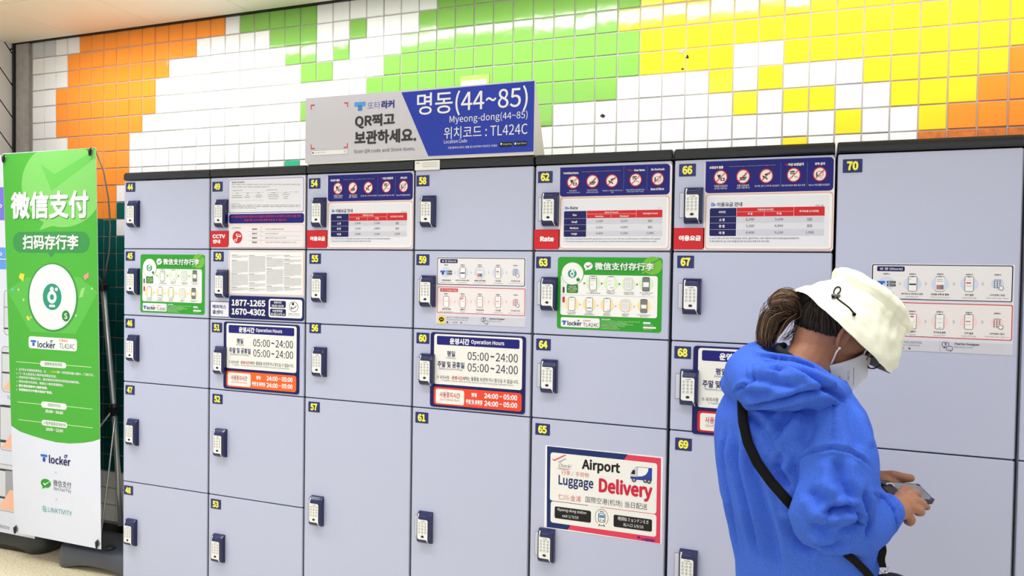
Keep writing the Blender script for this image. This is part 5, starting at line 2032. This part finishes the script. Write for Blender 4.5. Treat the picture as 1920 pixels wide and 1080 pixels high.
# gathered hood lying around the neck
loop = [(1404, 704, 1.80, .060), (1424, 722, 1.71, .052), (1470, 727, 1.645, .046), (1522, 728, 1.635, .042), (1560, 736, 1.69, .034), (1574, 740, 1.79, .028), (1558, 716, 1.88, .034), (1510, 690, 1.94, .042), (1450, 676, 1.93, .050), (1414, 688, 1.87, .058)]
n_ = len(loop)
lp, lr = [], []
for i in range(n_):
    p0, p1, p2, p3 = [Vector(P(*loop[(i + k_) % n_][:3])) for k_ in (-1, 0, 1, 2)]
    for j in range(6):
        t = j / 6
        lp.append(0.5 * ((2 * p1) + (-p0 + p2) * t + (2 * p0 - 5 * p1 + 4 * p2 - p3) * t * t + (-p0 + 3 * p1 - 3 * p2 + p3) * t ** 3))
        lr.append(loop[i][3] + (loop[(i + 1) % n_][3] - loop[i][3]) * t)
hood.tube(lp, lr, M_HOOD, 20, closed=True)
blob(hood, P(1420, 728, 1.79), BF, BR, UP, .062, .115, .052, M_HOOD, 20, 12)
# upper rim of the hood
rim = [(1418, 664, 1.80), (1436, 672, 1.73), (1470, 678, 1.69), (1512, 689, 1.68), (1550, 712, 1.71), (1580, 744, 1.78), (1574, 738, 1.86), (1530, 690, 1.92), (1460, 662, 1.91), (1426, 658, 1.86)]
n_ = len(rim)
lp = []
for i in range(n_):
    p0, p1, p2, p3 = [Vector(P(*rim[(i + k_) % n_])) for k_ in (-1, 0, 1, 2)]
    for j in range(5):
        t = j / 5
        lp.append(0.5 * ((2 * p1) + (-p0 + p2) * t + (2 * p0 - 5 * p1 + 4 * p2 - p3) * t * t + (-p0 + 3 * p1 - 3 * p2 + p3) * t ** 3))
hood.tube(lp, .0165, M_HOOD, 14, closed=True)
hood_me = fuse(hood, 'hoodie', 0.0048, 6, M_HOOD, 0.5)
ht = tree_of(hood_me)


def z1(*pts):
    return [(1340 + x / 3.176, 740 + y / 3.176) for x, y in pts]


def z2(*pts):
    return [(1340 + x / 3.6, 490 + y / 3.6) for x, y in pts]


strokes = [
    (z1((485, 385), (560, 345), (700, 316), (800, 335), (880, 375), (940, 445)), .0035, .0035, .0012),
    (z1((690, 10), (705, 150), (712, 316)), .0022, .003, .0010),
    (z1((60, 200), (58, 450), (100, 700), (150, 1000)), .006, .011, .003),
    (z1((115, 220), (150, 450), (205, 700), (262, 1000)), .007, .012, .004),
    (z1((195, 300), (250, 520), (330, 800), (385, 1060)), .006, .014, .004),
    (z1((485, 385), (462, 520), (402, 680), (430, 780), (500, 890), (640, 960), (870, 975)), .013, .012, .0),
    (z1((650, 720), (700, 690), (770, 672), (850, 690)), .011, .007, .005),
    (z1((850, 690), (846, 740), (785, 738)), .009, .006, .003),
    (z1((890, 560), (905, 680), (903, 880)), .006, .008, .003),
    (z1((730, 372), (755, 520), (835, 655)), .007, .012, .004),
    (z1((560, 560), (640, 640), (760, 650)), .005, .012, .003),
    (z1((700, 850), (780, 800), (860, 740)), .006, .010, .003),
    (z1((560, 780), (660, 800), (740, 760)), .005, .012, .003),
    (z1((590, 900), (700, 900), (820, 850)), .005, .010, .003),
    (z1((170, 90), (290, 200), (340, 330), (355, 430)), .006, .010, .004),
    (z1((345, 275), (400, 170), (470, 90)), .005, .010, .003),
    (z1((395, 330), (380, 430), (440, 560)), .007, .010, .004),
    (z1((230, 150), (260, 260), (330, 420), (430, 545)), .005, .010, .003),
    (z1((560, 60), (580, 180), (520, 330)), .004, .014, .003),
    (z1((790, 60), (830, 200), (880, 340)), .004, .014, .003),
    (z1((925, 588), (1010, 620), (1062, 690), (1082, 780), (1070, 850)), .005, .004, .002),
    (z1((960, 580), (1045, 605), (1100, 690), (1112, 770)), .003, .003, .0015),
    (z2((155, 935), (230, 978), (400, 952), (560, 903), (700, 872), (790, 872), (885, 962)), .009, .006, .002),
    (z2((275, 700), (400, 712), (520, 722), (620, 762), (740, 842), (850, 935)), .007, .006, .004),
    (z2((370, 735), (445, 748), (475, 778)), .007, .005, .003),
    (z2((262, 690), (252, 830), (180, 850), (135, 885), (150, 935)), .005, .004, .002),
    (z2((200, 790), (330, 800), (470, 830), (600, 860)), .005, .009, .003),
    (z2((300, 640), (420, 655), (540, 668), (650, 712), (770, 806), (868, 905)), .004, .0035, .0015),
    (z2((180, 880), (300, 900), (420, 880)), .004, .009, .002),
]
for i in range(11):
    x = 285 + i * 19
    strokes.append((z2((x, 622 + i * 2.5), (x + 8, 640 + i * 2.5), (x + 4, 662 + i * 2.6)), .0028, .0024, .0012))
creases(hood_me, strokes, ht)
# broad soft rumples
tex = []
for v in hood_me.vertices:
    c = v.co
    d = noise.noise(Vector((c.x * 9, c.y * 9, c.z * 5))) * .0055 + noise.noise(Vector((c.x * 22, c.y * 22, c.z * 14 + 5))) * .0022
    tex.append(d)
nrm = [v.normal.copy() for v in hood_me.vertices]
for v, d, n0 in zip(hood_me.vertices, tex, nrm):
    v.co += n0 * d
hood_me.update()
child('hoodie', hood_me)
ht = tree_of(hood_me)

# inner T-shirt collar
g = Mesh()
cp = [P(1470, 648, 1.89), P(1458, 651, 1.84), P(1466, 660, 1.785), P(1485, 672, 1.765), P(1505, 690, 1.770)]
o, r = smooth_path(cp, [.010] * 5, 6)
g.tube(o, .0085, mat('black_jersey', (22, 22, 25), 0.9), 8)
child('shirt_collar', g.mesh('shirt_collar'))

# ---------------------------------------------------------------- hat
hat = Mesh()
HR = [(.008, -.138, .160, .140), (.013, -.136, .160, .139), (.024, -.127, .158, .135), (.042, -.113, .150, .126), (.062, -.102, .143, .116), (.080, -.094, .137, .108), (.091, -.088, .133, .104), (.098, -.086, .131, .102), (.104, -.089, .132, .104),
      (.114, -.094, .132, .105), (.124, -.092, .127, .102), (.132, -.082, .117, .093), (.138, -.064, .097, .075), (.1415, -.036, .067, .049), (.1425, -.005, .034, .02)]
NH_ = 72
rings = []
lev = []
for i in range(len(HR) - 1):
    for j in range(4):
        t = j / 4
        lev.append(tuple(HR[i][k] + (HR[i + 1][k] - HR[i][k]) * t for k in range(4)))
lev.append(HR[-1])


def hat_ring(u, fb, ff, lt, ins=0.0, wr=1.0):
    o = []
    for k in range(NH_):
        t = 2 * PI * k / NH_
        cf, a = (fb + ff) / 2, (ff - fb) / 2 - ins
        f_, r_ = cf + a * math.cos(t), (lt - ins) * math.sin(t)
        q = Vector((f_ * 14, r_ * 14, u * 16))
        w_ = noise.noise(q) * .0075 + noise.noise(q * 2.3 + Vector((3, 1, 7))) * .0050 + noise.noise(Vector((f_ * 30 + u * 40, r_ * 30, u * 90))) * .0022
        # gathers radiating from the cord stopper on the near side
        k2 = math.exp(-((f_ - .035) / .05) ** 2 - ((u - .082) / .04) ** 2) if r_ > 0 else 0
        w_ += k2 * .0045 * math.sin(f_ * 210 + u * 60)
        w_ *= wr
        dr = .020 * max(0.0, (.092 - u) / .084) * math.sin(t) ** 2
        p = H(f_, r_, u - dr)
        out = (hf * math.cos(t) * .7 + hr * math.sin(t)).normalized()
        o.append(p + out * w_ + hu * (w_ * .5))
    return o


rings = [hat_ring(*l) for l in lev]
inner = [hat_ring(l[0] + .0005, l[1], l[2], l[3], .0032) for l in lev[:30]]
vs = [q for r in rings for q in r] + [q for r in inner for q in r]
nr = len(rings)
fs = []
for i in range(nr - 1):
    for k in range(NH_):
        fs.append([i * NH_ + k, i * NH_ + (k + 1) % NH_, (i + 1) * NH_ + (k + 1) % NH_, (i + 1) * NH_ + k])
fs.append([(nr - 1) * NH_ + k for k in range(NH_)])
hat.add(vs, fs, M_HAT, True)
b0 = nr * NH_
fs = []
for i in range(len(inner) - 1):
    for k in range(NH_):
        fs.append([b0 + i * NH_ + (k + 1) % NH_, b0 + i * NH_ + k, b0 + (i + 1) * NH_ + k, b0 + (i + 1) * NH_ + (k + 1) % NH_])
for k in range(NH_):
    fs.append([(k + 1) % NH_, k, b0 + k, b0 + (k + 1) % NH_])
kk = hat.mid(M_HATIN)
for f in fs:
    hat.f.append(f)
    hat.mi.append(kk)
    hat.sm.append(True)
hat_me = hat.mesh('hat')
hat_o = child('hat', hat_me)
hat_tree = tree_of(hat_me)


def zh(x, y):
    return (1400 + x / 4.91, 500 + y / 4.91)


def on_hat(x, y, lift=.0025):
    px, py = zh(x, y)
    s = on_surface(hat_tree, px, py)
    if s is None:
        s = P(px, py, 1.74)
    return s - ray(px, py).normalized() * lift


g = Mesh()
cord = [on_hat(*p) for p in ((826, 282), (850, 305), (890, 335), (935, 370), (970, 405), (988, 432))]
o, r = smooth_path(cord, [.0016] * len(cord), 4)
g.tube(o, .0017, M_STRAP, 8)
cord = [on_hat(*p, .004) for p in ((808, 268), (802, 235), (815, 200), (842, 184), (864, 200), (858, 230), (832, 255), (820, 268))]
o, r = smooth_path(cord, [.0016] * len(cord), 4)
g.tube(o, .0015, M_STRAP, 8)
blob(g, on_hat(990, 438, .004), RH, FH, UP, .0042, .0042, .0046, M_STRAP, 10, 7)
child('drawcord', g.mesh('drawcord'), hat_o)
g = Mesh()
g.tube([on_hat(782, 262, .005), on_hat(800, 266, .006), on_hat(838, 270, .006), on_hat(858, 266, .005)], [.003, .0042, .0042, .003], mat('stopper_grey', (96, 96, 98), 0.3, 0.5), 8)
blob(g, on_hat(795, 278, .006), RH, FH, UP, .0036, .0036, .004, M_STRAP, 8, 6)
child('cord_stopper', g.mesh('cord_stopper'), hat_o)

# ---------------------------------------------------------------- hair
rh = random.Random(11)
hair = Mesh()
vs, fs = [], []
NU, NV = 40, 16
for j in range(NV + 1):
    for i in range(NU + 1):
        ph = PI * (0.50 + 1.0 * i / NU)
        back = max(0.0, -math.cos(ph))
        low = 0.53 + 0.215 * back ** 0.5
        th = PI * (0.44 + (low - 0.44) * j / NV)
        edge = noise.noise(Vector((i * .7, j * .2, 3))) * .002
        vs.append(H(-.011 + (.0995 + edge) * math.sin(th) * math.cos(ph), (.079 + edge) * math.sin(th) * math.sin(ph), .022 + .101 * math.cos(th)))
for j in range(NV):
    for i in range(NU):
        fs.append([j * (NU + 1) + i, j * (NU + 1) + i + 1, (j + 1) * (NU + 1) + i + 1, (j + 1) * (NU + 1) + i])
hair.add(vs, fs, M_HAIR, True)


def strand(pts, r0, r1, mt, k=5, n=4):
    o, r = smooth_path(pts, [r0 + (r1 - r0) * i / (len(pts) - 1) for i in range(len(pts))], k)
    hair.tube(o, r, mt, n)


def jit(s):
    return RH * rh.gauss(0, s) + FH * rh.gauss(0, s) + UP * rh.gauss(0, s)


def scalp(ph, th, lift):
    return H(-.011 + (.0985 + lift) * math.sin(th) * math.cos(ph), (.078 + lift) * math.sin(th) * math.sin(ph), .022 + (.100 + lift) * math.cos(th))


# hair combed up from the nape and the sides into the bun
BUN = P(1488, 574, 1.845)
for i in range(900):
    ph = PI * rh.uniform(0.54, 1.46)
    back = max(0.0, -math.cos(ph))
    th = PI * rh.uniform(.47, .550 + .205 * back ** .5)
    a = scalp(ph, th, .0006)
    ph2 = PI + (ph - PI) * .55
    b = scalp(ph2, PI * (.50 + .04 * rh.random()), .004)
    c = scalp(PI + (ph - PI) * .2, PI * .50, .012)
    strand([a, scalp((ph + ph2) / 2, (th + PI * .5) / 2, .003), b, c, BUN + jit(.007)], .0010, .0009, M_HAIR if rh.random() < .9 else M_HAIR2, 4)
# the bun: a folded loop of hair
blob(hair, P(1474, 569, 1.845), (RH - UP * .35).normalized(), FH, UP, .031, .031, .021, M_HAIR2, 20, 12)
for i in range(760):
    off = jit(.0050)
    sp = rh.uniform(.30, 1.12)
    z_ = rh.uniform(-1, 1)
    dz = FH * (.030 * z_)
    q = (1 - .45 * z_ * z_)
    C0 = Vector((1475, 569))
    L_ = []
    for (x, y) in ((1508, 584), (1497, 556), (1478, 546), (1458, 551), (1448, 566), (1456, 584), (1476, 594)):
        L_.append(P(C0.x + (x - C0.x) * sp * q, C0.y + (y - C0.y) * sp * q, 1.842) + dz + off * .6)
    t0_ = rh.random()
    m_ = M_HAIR3 if (t0_ < .22 and sp > .95) else (M_HAIR2 if t0_ < .85 else M_HAIR)
    n_s = rh.choice((4, 5, 6, 7))
    st = rh.randint(0, 7 - n_s)
    strand(L_[st:st + n_s], .0009, .0007, m_, 4, 4)
for i in range(420):   # hair drawn across the face of the bun
    y0_ = rh.uniform(-1, 1)
    k_ = math.sqrt(max(0.0, 1 - y0_ * y0_))
    a = P(1507 + rh.uniform(-3, 3), 570 + 19 * y0_ + 4, 1.836)
    b = P(1488, 568 + 22 * y0_, 1.842 - .033 * k_ + rh.uniform(-.002, .002))
    c = P(1466, 566 + 20 * y0_ - 2, 1.842 - .033 * k_ + rh.uniform(-.002, .002))
    d = P(1450 - 1.5 * k_, 567 + 13 * y0_, 1.842 - .012 * k_)
    e_ = P(1447 - 2 * k_, 568 + 9 * y0_, 1.85)
    t0_ = rh.random()
    m_ = M_HAIR3 if (t0_ < .30 and y0_ < .1) else (M_HAIR2 if t0_ < .8 else M_HAIR)
    strand([a, b, c, d, e_], .0010, .0008, m_, 4, 4)
# the loose tail falling behind the neck
for i in range(900):
    w_ = rh.uniform(-1, 1)
    z_ = rh.gauss(0, .012)
    cl = noise.noise(Vector((w_ * 5, z_ * 60, 1.5))) * 4
    s0 = P(1478 + 15 * w_, 586 + rh.uniform(-8, 8), 1.845) + FH * z_
    s1 = P(1455 + 20 * w_ + cl, 597 + 10 * w_ + rh.uniform(-4, 4), 1.845) + FH * z_
    s2 = P(1442 + 18 * w_ + cl, 621 + 5 * w_, 1.845) + FH * z_ * 1.1
    s3 = P(1437 + 13 * w_ + cl * 1.4 + rh.uniform(-3, 3), 645 + rh.uniform(-10, 8) - 8 * max(w_, 0), 1.84) + FH * z_
    t0_ = rh.random()
    m_ = M_HAIR3 if t0_ < .20 + .2 * (w_ < -.2) else (M_HAIR2 if t0_ < .8 else M_HAIR)
    strand([s0, s1, s2, s3], .0010, .0004, m_, 4, 4)
for i in range(34):   # stray wisps beside the neck
    w_ = rh.uniform(-1, 1)
    s0 = P(1498, 596, 1.84) + jit(.008)
    s1 = P(1492 + 9 * w_, 622 + 5 * w_, 1.835) + jit(.004)
    s2 = P(1474 + 14 * w_, 640 + 5 * w_, 1.83) + jit(.004)
    strand([s0, s1, s2], .0007, .0003, M_HAIR if rh.random() < .6 else M_HAIR2)
for i in range(22):
    a = P(1446, 572, 1.84) + jit(.012)
    strand([a, P(1430 + rh.uniform(-6, 6), 590 + rh.uniform(-8, 8), 1.84), P(1424 + rh.uniform(-5, 5), 615 + rh.uniform(-10, 14), 1.84)], .0005, .0003, M_HAIR2)
child('hair', hair.mesh('hair'))

# ---------------------------------------------------------------- face mask
rowsE = [(.060, .060, -.004), (.044, .064, -.030), (.026, .064, -.056), (.008, .060, -.080)]
rowsR = [(.124, .016), (.156, -.026), (.150, -.076), (.104, -.114)]
g = Mesh()
NS, NT = 24, 18
vs = []


def mask_pt(s, t, lift=0.0):
    x = t * 3
    i = min(int(x), 2)
    k = x - i
    k = k * k * (3 - 2 * k) * .5 + k * .5
    e = [rowsE[i][j] + (rowsE[i + 1][j] - rowsE[i][j]) * k for j in range(3)]
    r = [rowsR[i][j] + (rowsR[i + 1][j] - rowsR[i][j]) * k for j in range(2)]
    a = 1 - abs(s) ** 1.6
    return H(e[0] + (r[0] - e[0]) * a + lift * .6, (e[1] + lift) * s, e[2] + (r[1] - e[2]) * a)


for lift in (0.0, -.0016):
    for j in range(NT + 1):
        for i in range(NS + 1):
            vs.append(mask_pt(-1 + 2 * i / NS, j / NT, lift))
o2 = (NS + 1) * (NT + 1)
fs = []
for j in range(NT):
    for i in range(NS):
        a = j * (NS + 1) + i
        fs.append([a, a + 1, a + NS + 2, a + NS + 1])
        fs.append([o2 + a + NS + 1, o2 + a + NS + 2, o2 + a + 1, o2 + a])
for i in range(NS):
    fs.append([i + 1, i, o2 + i, o2 + i + 1])
    b = NT * (NS + 1) + i
    fs.append([b, b + 1, o2 + b + 1, o2 + b])
for j in range(NT):
    a = j * (NS + 1)
    fs.append([a, a + NS + 1, o2 + a + NS + 1, o2 + a])
    b = a + NS
    fs.append([b + NS + 1, b, o2 + b, o2 + b + NS + 1])
g.add(vs, fs, M_MASK, True)
mask_me = g.mesh('face_mask')
mask_o = child('face_mask', mask_me)
M_FOLD = mat('mask_fold', (150, 152, 162), 0.8)
g = Mesh()
mask_tree = tree_of(mask_me)


def on_mask(px, py):
    q = on_surface(mask_tree, px, py)
    return (q if q is not None else P(px, py, 1.78)) - ray(px, py).normalized() * .0008


for pl_ in (((1575, 704), (1575, 719)), ((1601, 690), (1600, 722))):
    g.tube([on_mask(pl_[0][0] + (pl_[1][0] - pl_[0][0]) * t / 8, pl_[0][1] + (pl_[1][1] - pl_[0][1]) * t / 8) for t in range(9)], .0006, M_FOLD, 5)
for t0 in (.02, .98):
    g.tube([mask_pt(-1 + 2 * i / 20, t0, .0004) for i in range(21)], .0009, mat('mask_seam', (200, 202, 212), 0.8), 5)
child('mask_seam', g.mesh('mask_seam'), mask_o)
vs_, fs_, x0, x1, y0, y1 = text_mesh('KF94', 0.0)
g = Mesh()
for a, b, _ in vs_:
    g.v.append(tuple(on_mask(1591 - 4.5 * ((b - y0) / (y1 - y0) - .5), 696 + 16 * (a - x0) / (x1 - x0))))
for f in fs_:
    g.f.append(f)
    g.mi.append(g.mid(M_FOLD))
    g.sm.append(False)
child('mask_lettering', g.mesh('mask_lettering'), mask_o)
for s in (1, -1):
    g = Mesh()
    lp = [H(-.004, .0815 * s, -.038), H(.004, .078 * s, -.052), H(.022, .072 * s, -.070), H(.047, .060 * s, -.080)] if True else []
    o, r = smooth_path([H(-.018, .0805 * s, -.036), H(-.014, .077 * s, -.050), H(-.004, .071 * s, -.062), H(.006, .0635 * s, -.074)], [.0016] * 4, 5)
    g.tube(o, .0017, mat('ear_loop_white', (235, 235, 238), 0.7), 8)
    o, r = smooth_path([H(-.036, .0885 * s, .020), H(.000, .086 * s, .020), H(.040, .074 * s, .012), H(.058, .0615 * s, -.004)], [.0016] * 4, 5)
    g.tube(o, .0017, mat('ear_loop_white', (235, 235, 238), 0.7), 8)
    child('ear_loop', g.mesh('ear_loop'), mask_o)
g = Mesh()
blob(g, H(-.018, .0815, -.039), hf, hr, hu, .0036, .003, .0036, mat('pearl', (240, 238, 232), 0.15), 10, 7)
child('earring', g.mesh('earring'))
# spectacles under the brim
g = Mesh()
M_SPEC = mat('spectacle_black', (16, 16, 18), 0.25)
for s in (1, -1):
    ring_ = [H(.120 - .012 * abs(math.cos(t)) * .4, s * (.034 + .024 * math.cos(t)), .006 + .017 * math.sin(t)) for t in [2 * PI * k_ / 20 for k_ in range(20)]]
    g.tube(ring_, .0019, M_SPEC, 6, closed=True)
    o, r = smooth_path([H(.117, .058 * s, .012), H(.105, .070 * s, .013), H(.05, .080 * s, .014), H(.0, .084 * s, .016)], [.002] * 4, 4)
    g.tube(o, .0022, M_SPEC, 6)
g.tube([H(.120, .011, .010), H(.124, 0, .013), H(.120, -.011, .010)], .0018, M_SPEC, 6)
child('spectacles', g.mesh('spectacles'))

# ---------------------------------------------------------------- trousers and shoes
g = Mesh()
limb(g, [P(1520, 1150, 1.80), HIP - UP * .0], [.14, .135], M_TROU, 4, 24)
for s in (-1, 1):
    a = HIP + BR * (.085 * s)
    a.z = 0.76
    k = HIP + BR * (.090 * s) + BF * (.02 + .02 * s)
    k.z = 0.42
    an = HIP + BR * (.095 * s) + BF * (.00 + .04 * s)
    an.z = 0.11
    limb(g, [a, (a + k) / 2 + BF * .01, k, (k + an) / 2 - BF * .01, an], [.098, .092, .074, .068, .064], M_TROU, 6, 20)
child('trousers', fuse(g, 'trousers', 0.009, 4, M_TROU))
M_SHOE = mat('white_shoe', (216, 216, 214), 0.5)
M_SOLE = mat('shoe_sole', (240, 240, 238), 0.6)
for s in (-1, 1):
    an = HIP + BR * (.095 * s) + BF * (.00 + .04 * s)
    g = Mesh()
    R = []
    for x, w_, h_ in ((-.065, .022, .06), (-.055, .034, .085), (-.02, .039, .095), (.03, .041, .08), (.08, .046, .058), (.13, .046, .046), (.165, .036, .036), (.180, .018, .024)):
        c = an + BF * x
        c.z = 0.012 + h_ / 2
        R.append([c + BR * (w_ * math.cos(2 * PI * k_ / 16)) + UP * (h_ / 2 * math.sin(2 * PI * k_ / 16)) for k_ in range(16)])
    g.loft(R, M_SHOE)
    R = []
    for x, w_ in ((-.070, .020), (-.060, .034), (-.02, .040), (.03, .040), (.08, .047), (.13, .048), (.168, .038), (.184, .018)):
        c = an + BF * x
        R.append([Vector((c.x, c.y, zz)) + BR * (w_ * sg) for sg, zz in ((-1, .001), (1, .001), (1, .026), (-1, .026))])
    g.loft(R, M_SOLE, True, False)
    me = g.mesh('shoe')
    child('shoe', me)

# ---------------------------------------------------------------- phone
cFT, cNT = P(1722, 907, 1.850), P(1768, 938, 1.808)
wv = cNT - cFT
W_ = wv.length
cFB = cFT + (P(1613, 898, 1.80) - cFT).normalized() * .152
ex = (cFT - cFB).normalized()
ey = (wv - ex * wv.dot(ex)).normalized()
nz = ex.cross(ey).normalized()
if nz.z < 0:
    nz = -nz
pc = cFB + ex * .076 + ey * (W_ / 2)
t_ph = thing('smartphone', 'smartphone in a dark purple case held by the woman in blue', 'phone', tuple(pc - nz * .012))


def phone_slab(L, Wd, r, z0, z1, mt, bev=0.0):
    g = Mesh()
    def rg(ins, z):
        o = []
        for sx_, sy_, a0 in ((1, -1, -PI / 2), (1, 1, 0), (-1, 1, PI / 2), (-1, -1, PI)):
            for i in range(6):
                a = a0 + PI / 2 * i / 5
                x = sx_ * (L / 2 - ins - r) + r * math.cos(a)
                y = sy_ * (Wd / 2 - ins - r) + r * math.sin(a)
                o.append(pc + ex * x + ey * y + nz * z)
        return o
    R = [rg(bev, z0), rg(0, z0 + bev), rg(0, z1 - bev), rg(bev, z1)] if bev else [rg(0, z0), rg(0, z1)]
    g.loft(R, mt, True, False)
    return g


phone_slab(.152, W_, .009, -.0115, .0005, mat('case_purple', (40, 24, 58), 0.3), .0015).build('case', t_ph, fix=True)
phone_slab(.143, W_ - .008, .007, .0004, .0009, mat('screen_glass', (120, 122, 130), 0.08, spec=0.8)).build('screen', t_ph, fix=True)
for sx_ in (1, -1):
    g = Mesh()
    q = pc + ex * .070 + ey * (sx_ * (W_ / 2 - .006)) + nz * .001
    blob(g, q, ex, ey, nz, .006, .005, .0014, mat('case_bumper', (70, 44, 92), 0.25), 10, 6)
    g.build('corner_bumper', t_ph)
_pc = pc
pc = _pc - ex * .036
phone_slab(.040, W_ - .002, .004, .0012, .0042, mat('strap_dark', (30, 24, 36), 0.4), .001).build('grip_band', t_ph, fix=True)
pc = _pc
g = Mesh()
rc = P(1668, 913, 1.800)
g.tube([rc + RH * (.0105 * math.cos(t)) + (UP * .9 + FH * .3) * (.0085 * math.sin(t)) for t in [-.3 + (PI + .9) * i / 16 for i in range(17)]], .0018, mat('ring_white', (238, 236, 230), 0.25), 8)
g.build('finger_ring', t_ph)
g = Mesh()
o, r = smooth_path([P(1645, 905, 1.79), P(1655, 908, 1.795), P(1668, 917, 1.80), P(1680, 921, 1.80)], [.006] * 4, 4)
g.tube(o, .0055, mat('strap_dark', (30, 24, 36), 0.4), 8)
g.build('wrist_strap', t_ph)

# ---------------------------------------------------------------- crossbody bag
bagc = P(1668, 1102, 1.655)
t_bag = thing('crossbody_bag', 'black crossbody bag with wide strap slung over the blue hoodie', 'bag', tuple(bagc))
tt = tree_of(torso_only)


def ribbon(pxs, wd, lift=.004, tree=None):
    g = Mesh()
    pts = []
    for a, b in zip(pxs[:-1], pxs[1:]):
        L = max(2, int(math.hypot(b[0] - a[0], b[1] - a[1]) / 6))
        for i in range(L):
            pts.append((a[0] + (b[0] - a[0]) * i / L, a[1] + (b[1] - a[1]) * i / L))
    pts.append(pxs[-1])
    L_, R_ = [], []
    for i, (x, y) in enumerate(pts):
        x0_, y0_ = pts[max(i - 2, 0)]
        x1_, y1_ = pts[min(i + 2, len(pts) - 1)]
        l = math.hypot(x1_ - x0_, y1_ - y0_)
        nx, ny = -(y1_ - y0_) / l, (x1_ - x0_) / l
        row = []
        for sgn in (-1, -.33, .33, 1):
            qx, qy = x + nx * wd * sgn, y + ny * wd * sgn
            hits = [on_surface(tr, qx, qy) for tr in (ht, tt)]
            dd = [(h_ - CAM).length if h_ is not None else None for h_ in hits]
            ds_ = []
            if dd[0] is not None and dd[1] is not None:
                ds_ = [min(dd)] if abs(dd[0] - dd[1]) < .022 else [dd[1] - .004]
            elif dd[0] is not None:
                ds_ = [dd[0]]
            row.append((qx, qy, ds_))
        L_.append(row)
    rows_ = []
    last = None
    for row in L_:
        rr2 = []
        for qx, qy, ds_ in row:
            d = ds_[0] if ds_ else last
            if d is None:
                d = 1.7
            last = d
            rr2.append((qx, qy, d))
        dm = min(q_[2] for q_ in rr2)
        rows_.append([(q_[0], q_[1], dm) for q_ in rr2])
    mins = [row[0][2] for row in rows_]
    for i, row in enumerate(rows_):
        dm = min(mins[max(0, i - 1):i + 2])
        rows_[i] = [(q_[0], q_[1], dm) for q_ in row]
    # smooth depth along the ribbon
    for _ in range(6):
        for i in range(1, len(rows_) - 1):
            rows_[i] = [(q[0], q[1], (rows_[i - 1][k][2] + 2 * q[2] + rows_[i + 1][k][2]) / 4) for k, q in enumerate(rows_[i])]
    vs = []
    for row in rows_:
        for qx, qy, d in row:
            vs.append(CAM + ray(qx, qy).normalized() * (d - lift))
    n = len(rows_)
    vs2 = [v + (v - CAM).normalized() * .0022 for v in vs]
    fs = []
    for i in range(n - 1):
        for k in range(3):
            a = i * 4 + k
            fs.append([a, a + 1, a + 5, a + 4])
            fs.append([4 * n + a + 4, 4 * n + a + 5, 4 * n + a + 1, 4 * n + a])
        fs.append([i * 4 + 4, 4 * n + i * 4 + 4, 4 * n + i * 4, i * 4])
        fs.append([i * 4 + 3, 4 * n + i * 4 + 3, 4 * n + i * 4 + 7, i * 4 + 7])
    g.add(vs + vs2, fs, M_STRAP, True)
    return g


ribbon([(1391, 742), (1393, 790), (1402, 830), (1420, 868), (1446, 904), (1474, 936), (1504, 968)], 9.5, .0045).build('strap', t_bag)
ribbon([(1586, 1038), (1604, 1052), (1624, 1072), (1646, 1100)], 7.5, .0045).build('strap', t_bag)
g = Mesh()
o, r = smooth_path([P(1652, 1014, 1.645), P(1656, 1032, 1.64), P(1653, 1049, 1.64), P(1656, 1064, 1.64)], [1, 1, 1, 1], 5)
vs, fs = [], []
for i, q in enumerate(o):
    wv_ = .0075
    for s_, y_ in ((-1, 0), (1, 0), (1, .003), (-1, .003)):
        vs.append(q + RH * (wv_ * s_) + FH * y_)
for i in range(len(o) - 1):
    for k_ in range(4):
        fs.append([i * 4 + k_, i * 4 + (k_ + 1) % 4, i * 4 + 4 + (k_ + 1) % 4, i * 4 + 4 + k_])
fs += [[3, 2, 1, 0], [len(o) * 4 - 4, len(o) * 4 - 3, len(o) * 4 - 2, len(o) * 4 - 1]]
g.add(vs, fs, M_STRAP)
g.build('strap_end', t_bag, fix=True)
g = Mesh()
q = P(1658, 1066, 1.632)
g.tube([q + RH * (.0095 * math.cos(t)) + UP * (.010 * math.sin(t)) for t in [PI * .95 + (PI * 1.15) * i / 14 for i in range(15)]], .0014, mat('ring_steel', (205, 206, 210), 0.2, 0.9), 8)
blob(g, q + RH * .004 - UP * .008, RH, FH, UP, .004, .004, .003, mat('ring_steel', (205, 206, 210), 0.2, 0.9), 10, 6)
g.build('metal_ring', t_bag)
g = Mesh()
R = []
for zz, w_, d_ in ((-.085, .075, .026), (-.080, .085, .034), (-.03, .088, .040), (.015, .080, .034), (.032, .060, .022), (.038, .03, .012)):
    c = bagc + UP * (zz - .01) + BF * 0
    R.append(ring_at(c, BF, BR, w_ * .62, d_, 24, 3.0))
g.loft(R, mat('bag_leather', (15, 15, 18), 0.55, spec=0.3, bump=0.2, bump_scale=300))
g.build('bag_body', t_bag, fix=True)
